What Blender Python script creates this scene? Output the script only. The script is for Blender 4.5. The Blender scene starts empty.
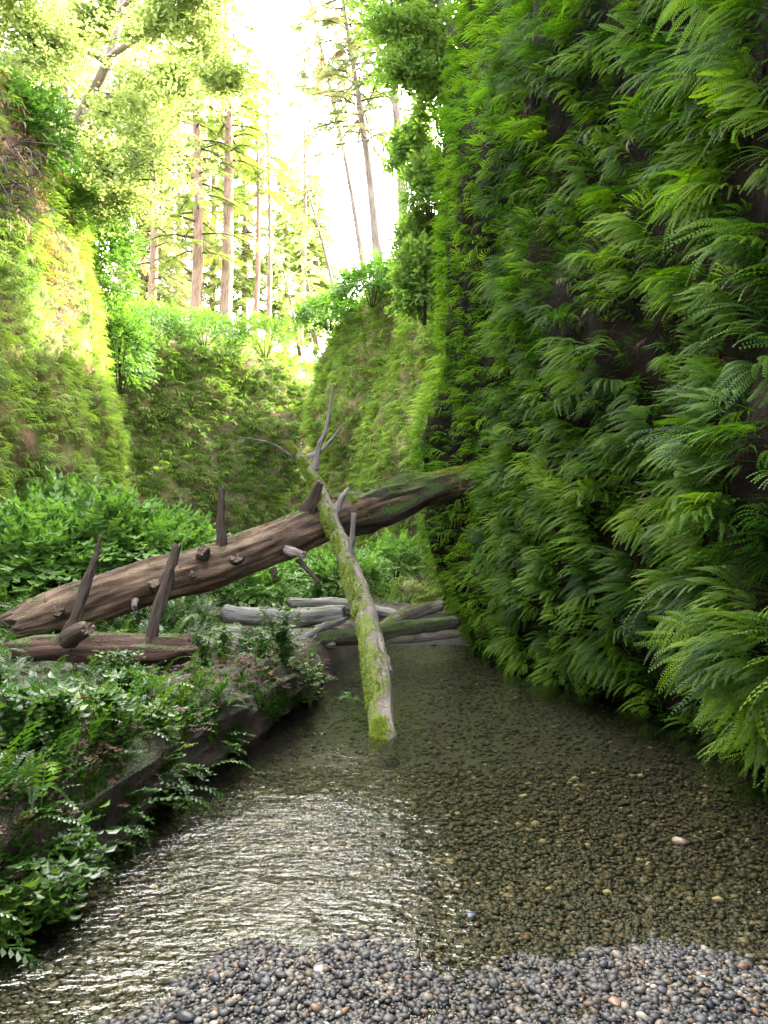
import bpy, math, random
import numpy as np
from mathutils import Vector, Matrix, noise as mn

SEED = 11
rng = np.random.default_rng(SEED)
random.seed(SEED)
PI = math.pi
R = math.radians
scene = bpy.context.scene
COL = scene.collection

# ---------------------------------------------------------------- camera
CAM_Z = 1.5
F = 829.0
PITCH = math.atan(48 / F)
cp, sp = math.cos(PITCH), math.sin(PITCH)


def at(px, py, d):
    """world point seen at pixel px, py at distance d along +Y"""
    u = (px - 384) / F
    v = (512 - py) / F
    k = d / (cp - v * sp)
    return Vector((u * k, d, CAM_Z + k * (sp + v * cp)))


def proj(p):
    x, y, z = p[0], p[1], p[2] - CAM_Z
    f = y * cp + z * sp
    w = -y * sp + z * cp
    if f < 0.05:
        return (-9999, -9999, f)
    return (384 + F * x / f, 512 - F * w / f, f)


def proj_np(P):
    x, y, z = P[:, 0], P[:, 1], P[:, 2] - CAM_Z
    f = np.maximum(y * cp + z * sp, 0.05)
    w = -y * sp + z * cp
    return 384 + F * x / f, 512 - F * w / f, f


# ---------------------------------------------------------------- mesh helpers
def link_mesh(name, me, mat=None, parent=None):
    o = bpy.data.objects.new(name, me)
    COL.objects.link(o)
    if mat:
        if not me.materials:
            me.materials.append(mat)
    if parent:
        o.parent = parent
    return o


def np_mesh(name, V, T, smooth=False, tint=None):
    """triangles only; V (n,3) T (m,3)"""
    me = bpy.data.meshes.new(name)
    V = np.ascontiguousarray(V, dtype=np.float32)
    T = np.ascontiguousarray(T, dtype=np.int32)
    me.vertices.add(len(V))
    me.vertices.foreach_set('co', V.ravel())
    me.loops.add(T.size)
    me.loops.foreach_set('vertex_index', T.ravel())
    me.polygons.add(len(T))
    me.polygons.foreach_set('loop_start', np.arange(0, T.size, 3, dtype=np.int32))
    me.polygons.foreach_set('loop_total', np.full(len(T), 3, dtype=np.int32))
    if smooth:
        me.polygons.foreach_set('use_smooth', np.ones(len(T), dtype=bool))
    if tint is not None:
        a = me.attributes.new('tint', 'FLOAT', 'POINT')
        a.data.foreach_set('value', np.ascontiguousarray(tint, dtype=np.float32))
    me.update(calc_edges=True)
    return me


def tag(o, label=None, cat=None, group=None, kind=None):
    if label: o['label'] = label
    if cat: o['category'] = cat
    if group: o['group'] = group
    if kind: o['kind'] = kind
    return o


def empty(name, loc, label, cat, group=None):
    o = bpy.data.objects.new(name, None)
    o.empty_display_size = 0.1
    COL.objects.link(o)
    o.location = loc
    return tag(o, label, cat, group)


def frames(P, X, Z, S):
    """batch of 3x3 (cols = out, side, up) from out X and up hint Z; returns (n,3,3),(n,3)"""
    X = X / np.linalg.norm(X, axis=1, keepdims=True)
    Y = np.cross(Z, X)
    Y /= np.linalg.norm(Y, axis=1, keepdims=True)
    Zn = np.cross(X, Y)
    M = np.stack([X, Y, Zn], axis=2) * S[:, None, None]
    return M, P


def scatter(name, templates, M, P, mat, parent=None, pick=None, tint=None, smooth=False):
    n = len(P)
    if n == 0:
        return None
    if pick is None:
        pick = rng.integers(0, len(templates), n)
    if tint is None:
        tint = rng.random(n)
    Vs, Ts, Tn, off = [], [], [], 0
    for k, (tv, tt) in enumerate(templates):
        idx = np.where(pick == k)[0]
        if len(idx) == 0:
            continue
        W = np.einsum('nij,vj->nvi', M[idx], tv) + P[idx][:, None, :]
        m = len(idx)
        nv = len(tv)
        T = tt[None, :, :] + (np.arange(m) * nv)[:, None, None] + off
        Vs.append(W.reshape(-1, 3)); Ts.append(T.reshape(-1, 3))
        Tn.append(np.repeat(tint[idx], nv))
        off += m * nv
    me = np_mesh(name, np.concatenate(Vs), np.concatenate(Ts), smooth, np.concatenate(Tn))
    return link_mesh(name, me, mat, parent)


def rot_axis(axis, ang):
    return np.array(Matrix.Rotation(ang, 3, Vector(axis)))


def rand_rot(n, yaw, pitch, roll):
    """small random rotations applied in the local frame: returns (n,3,3)"""
    out = np.empty((n, 3, 3))
    a = rng.normal(0, yaw, n); b = rng.normal(0, pitch, n); c = rng.normal(0, roll, n)
    ca, sa, cb, sb, cc, sc_ = np.cos(a), np.sin(a), np.cos(b), np.sin(b), np.cos(c), np.sin(c)
    Z = np.zeros(n); O = np.ones(n)
    Rz = np.stack([np.stack([ca, -sa, Z], 1), np.stack([sa, ca, Z], 1), np.stack([Z, Z, O], 1)], 1)
    Ry = np.stack([np.stack([cb, Z, sb], 1), np.stack([Z, O, Z], 1), np.stack([-sb, Z, cb], 1)], 1)
    Rx = np.stack([np.stack([O, Z, Z], 1), np.stack([Z, cc, -sc_], 1), np.stack([Z, sc_, cc], 1)], 1)
    return Rz @ Ry @ Rx


def catmull(pts, n):
    pts = [np.array(p, float) for p in pts]
    P = [2 * pts[0] - pts[1]] + pts + [2 * pts[-1] - pts[-2]]
    out = []
    seg = len(pts) - 1
    for i in range(n):
        t = i / (n - 1) * seg
        k = min(int(t), seg - 1)
        u = t - k
        a, b, c, d = P[k], P[k + 1], P[k + 2], P[k + 3]
        out.append(0.5 * ((2 * b) + (-a + c) * u + (2 * a - 5 * b + 4 * c - d) * u * u + (-a + 3 * b - 3 * c + d) * u ** 3))
    return np.array(out)


def tube_data(pts, radii, around=12, step=0.1, rough=0.0, rscale=3.0, jag0=0.0, jag1=0.0, lump=0.0, seed=0.0):
    ctrl = [tuple(p) + (r,) for p, r in zip(pts, radii)]
    L = sum((Vector(pts[i + 1]) - Vector(pts[i])).length for i in range(len(pts) - 1))
    n = max(3, int(L / step) + 1)
    C = catmull(ctrl, n)
    P, Rr = C[:, :3], np.maximum(C[:, 3], 0.001)
    Tn = np.gradient(P, axis=0)
    Tn /= np.linalg.norm(Tn, axis=1, keepdims=True)
    up = np.array([0.13, 0.21, 0.97])
    if abs(Tn[0] @ up) > 0.9:
        up = np.array([1.0, 0.1, 0.0])
    V, UV = [], []
    A = np.arange(around) / around * 2 * PI
    s = 0.0
    for i in range(n):
        if i: s += np.linalg.norm(P[i] - P[i - 1])
        X = np.cross(up, Tn[i]); X /= np.linalg.norm(X)
        Y = np.cross(Tn[i], X)
        for j, a in enumerate(A):
            r = Rr[i]
            ca, sa = math.cos(a), math.sin(a)
            if rough or lump:
                q = Vector((ca * rscale + seed, sa * rscale, s * min(6.0, 0.9 * max(1.0, 0.16 / r)) + seed))
                d = rough * (mn.noise(q) + 0.6 * mn.noise(q * 2.3))
                d += lump * mn.noise(Vector((ca * 0.9 + seed, sa * 0.9, s / (r * 3 + 0.05) + seed)))
                r = r * (1 + d)
            v = P[i] + (X * ca + Y * sa) * r
            if i == 0 and jag0:
                v = v - Tn[i] * jag0 * mn.noise(Vector((ca * 2.2 + seed, sa * 2.2, 5)))
            if i == n - 1 and jag1:
                v = v + Tn[i] * jag1 * mn.noise(Vector((ca * 2.2 + seed, sa * 2.2, 9)))
            V.append(v); UV.append((j / around, s))
    V = np.array(V)
    faces = []
    for i in range(n - 1):
        for j in range(around):
            a = i * around + j; b = i * around + (j + 1) % around
            faces.append((a, b, b + around, a + around))
    c0 = len(V); c1 = c0 + 1
    V = np.vstack([V, P[0] + Tn[0] * Rr[0] * 0.15, P[-1] - Tn[-1] * Rr[-1] * 0.15])
    caps = []
    for j in range(around):
        caps.append((c0, (j + 1) % around, j))
        b = (n - 1) * around
        caps.append((c1, b + j, b + (j + 1) % around))
    return V, faces, caps, UV, P, Tn, Rr


def tube(name, pts, radii, mat, parent=None, capmat=None, **kw):
    around = kw.get('around', 12)
    V, faces, caps, UV, P, Tn, Rr = tube_data(pts, radii, **kw)
    me = bpy.data.meshes.new(name)
    me.from_pydata([tuple(v) for v in V], [], faces + caps)
    me.materials.append(mat)
    if capmat: me.materials.append(capmat)
    uvl = me.uv_layers.new(name='UVMap')
    for p in me.polygons:
        p.use_smooth = p.index < len(faces)
        if capmat and p.index >= len(faces): p.material_index = 1
        vs = [me.loops[l].vertex_index for l in p.loop_indices]
        if p.index < len(faces):
            wrap = (vs[1] % around) == 0
            for k, l in enumerate(p.loop_indices):
                u, v = UV[vs[k]]
                if wrap and k in (1, 2): u = 1.0
                uvl.data[l].uv = (u, v)
    me.update()
    o = bpy.data.objects.new(name, me)
    COL.objects.link(o)
    if parent: o.parent = parent
    return o, P, Tn, Rr


def tube_tris(pts, radii, around=5, step=0.3, **kw):
    V, faces, caps, UV, P, Tn, Rr = tube_data(pts, radii, around=around, step=step, **kw)
    f = np.array(faces)
    T = np.concatenate([f[:, [0, 1, 2]], f[:, [0, 2, 3]], np.array(caps)])
    return V, T


def merge(parts):
    Vs, Ts, off = [], [], 0
    for v, t in parts:
        Vs.append(v); Ts.append(np.asarray(t) + off); off += len(v)
    return np.concatenate(Vs), np.concatenate(Ts)


# ---------------------------------------------------------------- materials
class NT:
    def __init__(s, name):
        m = bpy.data.materials.new(name); m.use_nodes = True
        s.m = m; s.t = m.node_tree; s.t.nodes.clear()
        s.out = s.n('ShaderNodeOutputMaterial')

    def n(s, kind, **kw):
        nd = s.t.nodes.new(kind)
        for k, v in kw.items():
            if k.startswith('i_'):
                nd.inputs[k[2:].replace('_', ' ')].default_value = v
            else:
                setattr(nd, k, v)
        return nd

    def l(s, a, b): s.t.links.new(a, b)

    def math(s, op, a, b=None, c=None, clamp=False):
        nd = s.n('ShaderNodeMath', operation=op); nd.use_clamp = clamp
        for i, v in enumerate((a, b, c)):
            if v is None: continue
            if isinstance(v, (int, float)): nd.inputs[i].default_value = v
            else: s.l(v, nd.inputs[i])
        return nd.outputs[0]

    def noise(s, vec, scale, detail=4, rough=0.55):
        nd = s.n('ShaderNodeTexNoise'); nd.inputs['Scale'].default_value = scale
        nd.inputs['Detail'].default_value = detail; nd.inputs['Roughness'].default_value = rough
        if vec is not None: s.l(vec, nd.inputs['Vector'])
        return nd.outputs['Fac']

    def ramp(s, fac, stops, interp='LINEAR'):
        nd = s.n('ShaderNodeValToRGB'); cr = nd.color_ramp; cr.interpolation = interp
        while len(cr.elements) < len(stops): cr.elements.new(0.5)
        for e, (p, c) in zip(cr.elements, stops):
            e.position = p; e.color = (*c, 1) if len(c) == 3 else c
        s.l(fac, nd.inputs[0])
        return nd.outputs[0]

    def mix(s, fac, a, b, blend='MIX'):
        nd = s.n('ShaderNodeMix', data_type='RGBA', blend_type=blend)
        for i, v in ((0, fac), (6, a), (7, b)):
            if isinstance(v, (int, float)): nd.inputs[i].default_value = v
            elif isinstance(v, tuple): nd.inputs[i].default_value = (*v, 1)
            else: s.l(v, nd.inputs[i])
        return nd.outputs[2]

    def mapping(s, vec, scale):
        nd = s.n('ShaderNodeMapping'); nd.inputs['Scale'].default_value = scale
        s.l(vec, nd.inputs['Vector']); return nd.outputs[0]

    def bump(s, h, strength, dist=0.02):
        nd = s.n('ShaderNodeBump'); nd.inputs['Strength'].default_value = strength
        nd.inputs['Distance'].default_value = dist
        s.l(h, nd.inputs['Height']); return nd.outputs[0]

    def bsdf(s, col, rough=0.8, normal=None, spec=0.3, **kw):
        nd = s.n('ShaderNodeBsdfPrincipled')
        if isinstance(col, tuple): nd.inputs['Base Color'].default_value = (*col, 1)
        else: s.l(col, nd.inputs['Base Color'])
        if isinstance(rough, (int, float)): nd.inputs['Roughness'].default_value = rough
        else: s.l(rough, nd.inputs['Roughness'])
        nd.inputs['Specular IOR Level'].default_value = spec
        if normal is not None: s.l(normal, nd.inputs['Normal'])
        s.l(nd.outputs[0], s.out.inputs[0]); return nd


def leaf_mat(name, stops, trans=0.45, tcol=(1.0, 1.15, 0.4), rough=0.5, zone=0.6, gloss=0.015):
    s = NT(name)
    geo = s.n('ShaderNodeNewGeometry')
    at_ = s.n('ShaderNodeAttribute', attribute_name='tint')
    oi = s.n('ShaderNodeObjectInfo')
    v = s.math('FRACT', s.math('ADD', at_.outputs['Fac'], oi.outputs['Random']))
    nz = s.noise(geo.outputs['Position'], 1.1, 3)
    nz = s.math('MULTIPLY', s.math('SUBTRACT', nz, 0.5), 2.0)
    f = s.math('ADD', s.math('MULTIPLY', v, 0.6), s.math('MULTIPLY_ADD', nz, zone, 0.2), clamp=True)
    c = s.ramp(f, stops)
    d = s.n('ShaderNodeBsdfDiffuse'); s.l(c, d.inputs[0])
    t = s.n('ShaderNodeBsdfTranslucent'); s.l(s.mix(1.0, c, tcol, 'MULTIPLY'), t.inputs[0])
    g = s.n('ShaderNodeBsdfGlossy'); g.inputs['Roughness'].default_value = rough
    g.inputs[0].default_value = (1, 1, 1, 1)
    m1 = s.n('ShaderNodeMixShader', i_Fac=trans); s.l(d.outputs[0], m1.inputs[1]); s.l(t.outputs[0], m1.inputs[2])
    m2 = s.n('ShaderNodeMixShader', i_Fac=gloss); s.l(m1.outputs[0], m2.inputs[1]); s.l(g.outputs[0], m2.inputs[2])
    s.l(m2.outputs[0], s.out.inputs[0])
    return s.m


M = {}
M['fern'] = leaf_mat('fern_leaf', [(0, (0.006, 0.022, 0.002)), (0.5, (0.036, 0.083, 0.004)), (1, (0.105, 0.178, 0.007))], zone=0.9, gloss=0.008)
M['fern_skylit'] = leaf_mat('fern_leaf_skylit', [(0, (0.035, 0.095, 0.007)), (0.5, (0.078, 0.155, 0.014)), (1, (0.135, 0.205, 0.024))], zone=1.0, gloss=0.0)  # yellower, brighter fern copy; skylight on the far cliff put into the colour
M['fern_dark'] = leaf_mat('fern_leaf_shaded', [(0, (0.008, 0.024, 0.004)), (1, (0.028, 0.065, 0.007))], gloss=0.0)  # dark fern copy with the shade of the cliff hollows in its green
M['fern_far'] = leaf_mat('fern_leaf_far', [(0, (0.13, 0.20, 0.055)), (0.6, (0.25, 0.35, 0.09)), (1, (0.36, 0.44, 0.14))], zone=0.8, gloss=0.0)  # fern greens lightened, putting the far walls' bright skylight into the colour
M['sword'] = leaf_mat('sword_fern_leaf', [(0, (0.02, 0.065, 0.014)), (1, (0.07, 0.165, 0.02))], gloss=0.015)
M['herb'] = leaf_mat('herb_leaf', [(0, (0.010, 0.034, 0.006)), (0.6, (0.034, 0.084, 0.012)), (1, (0.10, 0.165, 0.018))], gloss=0.025, rough=0.35)
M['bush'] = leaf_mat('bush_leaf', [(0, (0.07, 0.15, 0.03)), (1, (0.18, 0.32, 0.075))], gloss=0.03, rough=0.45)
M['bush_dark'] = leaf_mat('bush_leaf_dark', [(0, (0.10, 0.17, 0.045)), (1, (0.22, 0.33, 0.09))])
M['maple'] = leaf_mat('maple_leaf', [(0, (0.16, 0.23, 0.07)), (1, (0.36, 0.42, 0.18))], trans=0.6, tcol=(1.05, 1.05, .65))
M['conifer'] = leaf_mat('conifer_needle', [(0, (0.09, 0.15, 0.05)), (0.6, (0.17, 0.22, 0.08)), (1, (0.34, 0.25, 0.15))], trans=0.5)
M['redwood'] = leaf_mat('redwood_needle', [(0, (0.10, 0.16, 0.07)), (0.5, (0.18, 0.22, 0.11)), (1, (0.36, 0.22, 0.17))], trans=0.5, tcol=(1, 1, .6))
M['dead_frond'] = leaf_mat('dead_frond', [(0, (0.02, 0.011, 0.006)), (1, (0.075, 0.045, 0.024))], trans=0.2, tcol=(1, .9, .7))
M['moss_leaf'] = leaf_mat('moss_tuft', [(0, (0.06, 0.09, 0.012)), (1, (0.17, 0.21, 0.02))], trans=0.3, zone=0.5)


BK = 0.62


def bark(name, cols, moss=0.0, mosscol=(0.20, 0.27, 0.03), rough=0.85, bumpd=0.06, mdir=(0, 0, 1), stretch=(14, 1.6)):
    s = NT(name)
    uv = s.n('ShaderNodeUVMap', uv_map='UVMap').outputs[0]
    geo = s.n('ShaderNodeNewGeometry')
    mp = s.mapping(uv, (stretch[0], stretch[1], 1))
    a = s.noise(mp, 1.0, 8, 0.65)
    b = s.noise(s.mapping(uv, (2.5, 1.2, 1)), 1.3, 4)
    fine = s.noise(geo.outputs['Position'], 60, 4)
    f = s.math('ADD', s.math('MULTIPLY', a, 0.6), s.math('MULTIPLY', b, 0.4))
    k = len(cols) - 1
    c = s.ramp(f, [(0.32 + 0.38 * i / k, tuple(v_ * BK for v_ in cc)) for i, cc in enumerate(cols)])
    crack = s.ramp(a, [(0.30, (0.25, 0.25, 0.25)), (0.46, (1, 1, 1))])
    c = s.mix(1.0, c, crack, 'MULTIPLY')
    h = s.math('ADD', a, s.math('MULTIPLY', fine, 0.25))
    if moss > 0:
        dt = s.n('ShaderNodeVectorMath', operation='DOT_PRODUCT')
        s.l(geo.outputs['Normal'], dt.inputs[0]); dt.inputs[1].default_value = mdir
        mnz = s.noise(geo.outputs['Position'], 4.5, 6, 0.65)
        mk = s.math('ADD', s.math('MULTIPLY', dt.outputs['Value'], 0.55), s.math('MULTIPLY_ADD', mnz, 2.2, -1.1 + (moss - 0.5) * 1.4))
        mk = s.math('MULTIPLY', mk, 3.0, clamp=True)
        mc = s.mix(s.noise(geo.outputs['Position'], 14, 4), tuple(x * 0.55 for x in mosscol), tuple(x * 1.3 for x in mosscol))
        c = s.mix(mk, c, mc)
        h = s.math('ADD', h, s.math('MULTIPLY', mk, s.math('MULTIPLY_ADD', fine, 1.2, 0.4)))
    s.bsdf(c, rough, s.bump(h, 0.9, bumpd))
    return s.m


M['log'] = bark('weathered_wood', [(0.028, 0.016, 0.010), (0.10, 0.06, 0.038), (0.21, 0.135, 0.085), (0.36, 0.27, 0.19)], moss=0.12, mosscol=(.12, .16, .04))
M['log_moss'] = bark('mossy_trunk', [(0.08, 0.06, 0.05), (0.20, 0.16, 0.14), (0.32, 0.26, 0.22)], moss=0.47, mosscol=(0.10, 0.13, 0.016), mdir=(-0.8, -0.35, 0.35))
M['log_end_moss'] = bark('mossy_dark_bark', [(0.03, 0.022, 0.016), (0.10, 0.075, 0.055)], moss=0.5, mosscol=(0.05, 0.08, 0.014))
M['wood_red'] = bark('red_rotten_wood', [(0.03, 0.015, 0.01), (0.12, 0.062, 0.045), (0.24, 0.155, 0.115)], moss=0.3, mosscol=(.10, .13, .04))
M['wood_grey'] = bark('grey_driftwood', [(0.12, 0.11, 0.10), (0.30, 0.28, 0.26), (0.46, 0.44, 0.41)], moss=0.1)
M['stub'] = bark('dead_branch_bark', [(0.03, 0.02, 0.016), (0.085, 0.058, 0.043), (0.17, 0.125, 0.095)], moss=0.1)
M['twig'] = bark('pale_twig', [(0.14, 0.11, 0.10), (0.30, 0.25, 0.23), (0.42, 0.38, 0.35)])
M['bank_log'] = bark('rotten_bank_log', [(0.014, 0.008, 0.005), (0.07, 0.042, 0.029), (0.17, 0.11, 0.08)], moss=0.42, mosscol=(0.035, 0.05, 0.012), bumpd=0.12, stretch=(9, 2.2))
M['tree_bark'] = bark('tree_bark', [(0.12, 0.09, 0.075), (0.34, 0.26, 0.22), (0.5, 0.42, 0.36)])
M['tree_bark_red'] = bark('redwood_bark', [(0.16, 0.09, 0.065), (0.42, 0.27, 0.20), (0.56, 0.42, 0.33)])


def end_mat():
    s = NT('broken_wood_end')
    geo = s.n('ShaderNodeNewGeometry')
    n = s.noise(geo.outputs['Position'], 35, 6)
    s.bsdf(s.ramp(n, [(0.3, (0.03, 0.02, 0.014)), (0.7, (0.15, 0.105, 0.075))]), 0.9, s.bump(n, 0.8, 0.02))
    return s.m


M['end'] = end_mat()


def soil_mat(name, cols, scale=2.0, bumpd=0.08, mossc=None, mossamt=0.5, rough=0.95):
    s = NT(name)
    geo = s.n('ShaderNodeNewGeometry')
    p = geo.outputs['Position']
    n1 = s.noise(p, scale, 8, 0.6); n2 = s.noise(p, scale * 9, 6, 0.6)
    f = s.math('ADD', s.math('MULTIPLY', n1, 0.6), s.math('MULTIPLY', n2, 0.4))
    k = len(cols) - 1
    c = s.ramp(f, [(0.35 + 0.3 * i / k, cc) for i, cc in enumerate(cols)])
    if mossc:
        mk = s.math('MULTIPLY_ADD', s.noise(p, scale * 0.8, 6, 0.6), 6, -3 + (mossamt - 0.5) * 4, clamp=True)
        c = s.mix(mk, c, s.mix(n2, tuple(x * .5 for x in mossc), mossc))
    s.bsdf(c, rough, s.bump(f, 1.0, bumpd), spec=0.03)
    return s.m


M['cliff_r'] = soil_mat('shaded_cliff_soil', [(0.002, 0.0017, 0.0013), (0.006, 0.0045, 0.003), (0.012, 0.008, 0.005)], mossc=(0.006, 0.013, 0.003), mossamt=0.35)  # near-black soil; the shade of the fern hollows put into the colour
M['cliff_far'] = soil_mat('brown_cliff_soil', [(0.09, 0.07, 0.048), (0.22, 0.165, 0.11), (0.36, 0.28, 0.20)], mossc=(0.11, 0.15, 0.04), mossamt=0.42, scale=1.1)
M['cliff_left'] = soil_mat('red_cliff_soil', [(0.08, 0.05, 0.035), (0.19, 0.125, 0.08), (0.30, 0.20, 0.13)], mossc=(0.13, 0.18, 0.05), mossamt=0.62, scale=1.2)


def bed_mat():
    s = NT('stream_bed_and_bank')
    geo = s.n('ShaderNodeNewGeometry'); p = geo.outputs['Position']
    vo = s.n('ShaderNodeTexVoronoi', feature='F1'); vo.inputs['Scale'].default_value = 26; s.l(p, vo.inputs['Vector'])
    hs = s.n('ShaderNodeSeparateColor'); s.l(vo.outputs['Color'], hs.inputs[0])
    peb = s.ramp(hs.outputs[0], [(0, (0.018, 0.017, 0.013)), (0.35, (0.045, 0.04, 0.027)), (0.6, (0.075, 0.065, 0.042)), (0.8, (0.06, 0.065, 0.06)), (1, (0.16, 0.14, 0.10))])
    edge = s.ramp(vo.outputs['Distance'], [(0.25, (1, 1, 1)), (0.75, (0.25, 0.25, 0.25))])
    peb = s.mix(1.0, peb, edge, 'MULTIPLY')
    big = s.noise(p, 1.2, 3)
    peb = s.mix(s.math('MULTIPLY', big, 0.6), peb, (0.03, 0.027, 0.015))
    n1 = s.noise(p, 3, 8); n2 = s.noise(p, 22, 6)
    soil = s.ramp(s.math('ADD', s.math('MULTIPLY', n1, .5), s.math('MULTIPLY', n2, .5)), [(0.35, (0.015, 0.011, 0.008)), (0.55, (0.05, 0.035, 0.024)), (0.7, (0.035, 0.05, 0.014))])
    sx = s.n('ShaderNodeSeparateXYZ'); s.l(p, sx.inputs[0])
    k = s.math('MULTIPLY_ADD', s.math('ADD', sx.outputs[2], s.math('MULTIPLY', n1, 0.1)), 9.0, -0.9, clamp=True)
    peb = s.mix(1.0, peb, (0.18, 0.165, 0.14), 'MULTIPLY')
    c = s.mix(k, peb, soil)
    h = s.mix(k, s.math('SUBTRACT', 1.0, vo.outputs['Distance']), n2)
    s.bsdf(c, 0.7, s.bump(h, 0.7, 0.03), spec=0.3)
    return s.m


M['bed'] = bed_mat()


def pebble_mat():
    s = NT('river_pebble')
    a = s.n('ShaderNodeAttribute', attribute_name='tint').outputs['Fac']
    geo = s.n('ShaderNodeNewGeometry')
    c = s.ramp(a, [(0, (0.018, 0.020, 0.026)), (0.2, (0.045, 0.052, 0.065)), (0.42, (0.075, 0.08, 0.09)), (0.58, (0.03, 0.03, 0.03)), (0.68, (0.13, 0.13, 0.125)),
                   (0.78, (0.10, 0.072, 0.045)), (0.87, (0.21, 0.195, 0.17)), (0.94, (0.17, 0.10, 0.06)), (0.97, (0.36, 0.34, 0.31))], 'CONSTANT')
    n = s.noise(geo.outputs['Position'], 90, 4)
    c = s.mix(0.35, c, s.mix(n, (0.05, 0.05, 0.05), (0.4, 0.38, 0.34)), 'OVERLAY')
    c = s.mix(1.0, c, (0.58, 0.53, 0.48), 'MULTIPLY')
    sz = s.n('ShaderNodeSeparateXYZ'); s.l(geo.outputs['Position'], sz.inputs[0])
    wet = s.math('MULTIPLY_ADD', s.math('ADD', sz.outputs[2], s.math('MULTIPLY', s.noise(geo.outputs['Position'], 5, 3), 0.03)), 26, -0.55, clamp=True)
    c = s.mix(wet, s.mix(1.0, c, (0.5, 0.48, 0.46), 'MULTIPLY'), c)
    s.bsdf(c, 0.55, None, spec=0.25)
    return s.m


M['pebble'] = pebble_mat()


def pebble_wet():
    s = NT('stream_bed_pebble')
    a = s.n('ShaderNodeAttribute', attribute_name='tint').outputs['Fac']
    geo = s.n('ShaderNodeNewGeometry')
    c = s.ramp(a, [(0, (0.016, 0.015, 0.011)), (0.3, (0.04, 0.036, 0.022)), (0.5, (0.062, 0.053, 0.032)), (0.65, (0.035, 0.036, 0.03)), (0.78, (0.10, 0.08, 0.05)),
                   (0.90, (0.085, 0.09, 0.085)), (0.955, (0.30, 0.26, 0.18)), (0.985, (0.5, 0.45, 0.34))], 'CONSTANT')
    n = s.noise(geo.outputs['Position'], 70, 4)
    c = s.mix(0.3, c, s.mix(n, (0.05, 0.05, 0.05), (0.4, 0.38, 0.34)), 'OVERLAY')
    c = s.mix(1.0, c, (0.55, 0.50, 0.46), 'MULTIPLY')
    s.bsdf(c, 0.6, None, spec=0.2)
    return s.m


M['pebble_wet'] = pebble_wet()


def stone_mat(name, col):
    s = NT(name)
    geo = s.n('ShaderNodeNewGeometry')
    n = s.noise(geo.outputs['Position'], 40, 6)
    col = tuple(x * .22 for x in col)
    s.bsdf(s.mix(n, tuple(x * .6 for x in col), tuple(min(1, x * 1.3) for x in col)), 0.4, s.bump(n, 0.4, 0.01), spec=0.2)
    return s.m


def water_mat():
    s = NT('stream_water')
    geo = s.n('ShaderNodeNewGeometry'); p = geo.outputs['Position']
    # ripple patches where the current runs fast
    patch = s.ramp(s.noise(s.mapping(p, (0.8, 0.55, 1)), 1.0, 3), [(0.40, (0.12, 0.12, 0.12)), (0.60, (1, 1, 1))])
    gr = s.n('ShaderNodeVectorMath', operation='DISTANCE'); s.l(s.mapping(p, (0.85, 0.62, 1)), gr.inputs[0]); gr.inputs[1].default_value = (-0.50, 2.45, 0)
    fast = s.math('MULTIPLY_ADD', s.math('ADD', gr.outputs['Value'], s.math('MULTIPLY_ADD', s.noise(p, 2.2, 4), 0.9, -0.45)), -1.7, 2.05, clamp=True)
    patch = s.math('MAXIMUM', s.math('MULTIPLY', patch, 0.35), fast)
    w1 = s.noise(s.mapping(p, (6, 9.5, 1)), 1.0, 3, 0.5)
    w2 = s.noise(s.mapping(p, (17, 27, 1)), 1.0, 3, 0.5)
    w3 = s.noise(s.mapping(p, (1.6, 2.4, 1)), 1.0, 2)
    h = s.math('ADD', s.math('MULTIPLY', s.math('MULTIPLY', w1, s.math('MULTIPLY_ADD', patch, 0.8, 0.35)), 1.0), s.math('ADD', s.math('MULTIPLY', s.math('MULTIPLY', w2, patch), 0.75), s.math('MULTIPLY', w3, 0.8)))
    nrm = s.bump(h, 1.0, 0.020)
    fr = s.n('ShaderNodeFresnel', i_IOR=1.33); s.l(nrm, fr.inputs['Normal'])
    g = s.n('ShaderNodeBsdfGlossy'); g.inputs['Roughness'].default_value = 0.11; s.l(nrm, g.inputs['Normal'])
    t = s.n('ShaderNodeBsdfTransparent'); t.inputs[0].default_value = (0.80, 0.80, 0.64, 1)
    m = s.n('ShaderNodeMixShader'); s.l(fr.outputs[0], m.inputs[0]); s.l(t.outputs[0], m.inputs[1]); s.l(g.outputs[0], m.inputs[2])
    s.l(m.outputs[0], s.out.inputs[0])
    return s.m


M['water'] = water_mat()


# ---------------------------------------------------------------- leaf templates
class TB:
    def __init__(s): s.v = []; s.t = []

    def tri(s, a, b, c):
        k = len(s.v); s.v += [a, b, c]; s.t.append((k, k + 1, k + 2))

    def quad(s, a, b, c, d):
        k = len(s.v); s.v += [a, b, c, d]; s.t += [(k, k + 1, k + 2), (k, k + 2, k + 3)]

    def done(s): return np.array(s.v, float), np.array(s.t, int)


def nrm(v): return v / (np.linalg.norm(v) + 1e-9)


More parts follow.
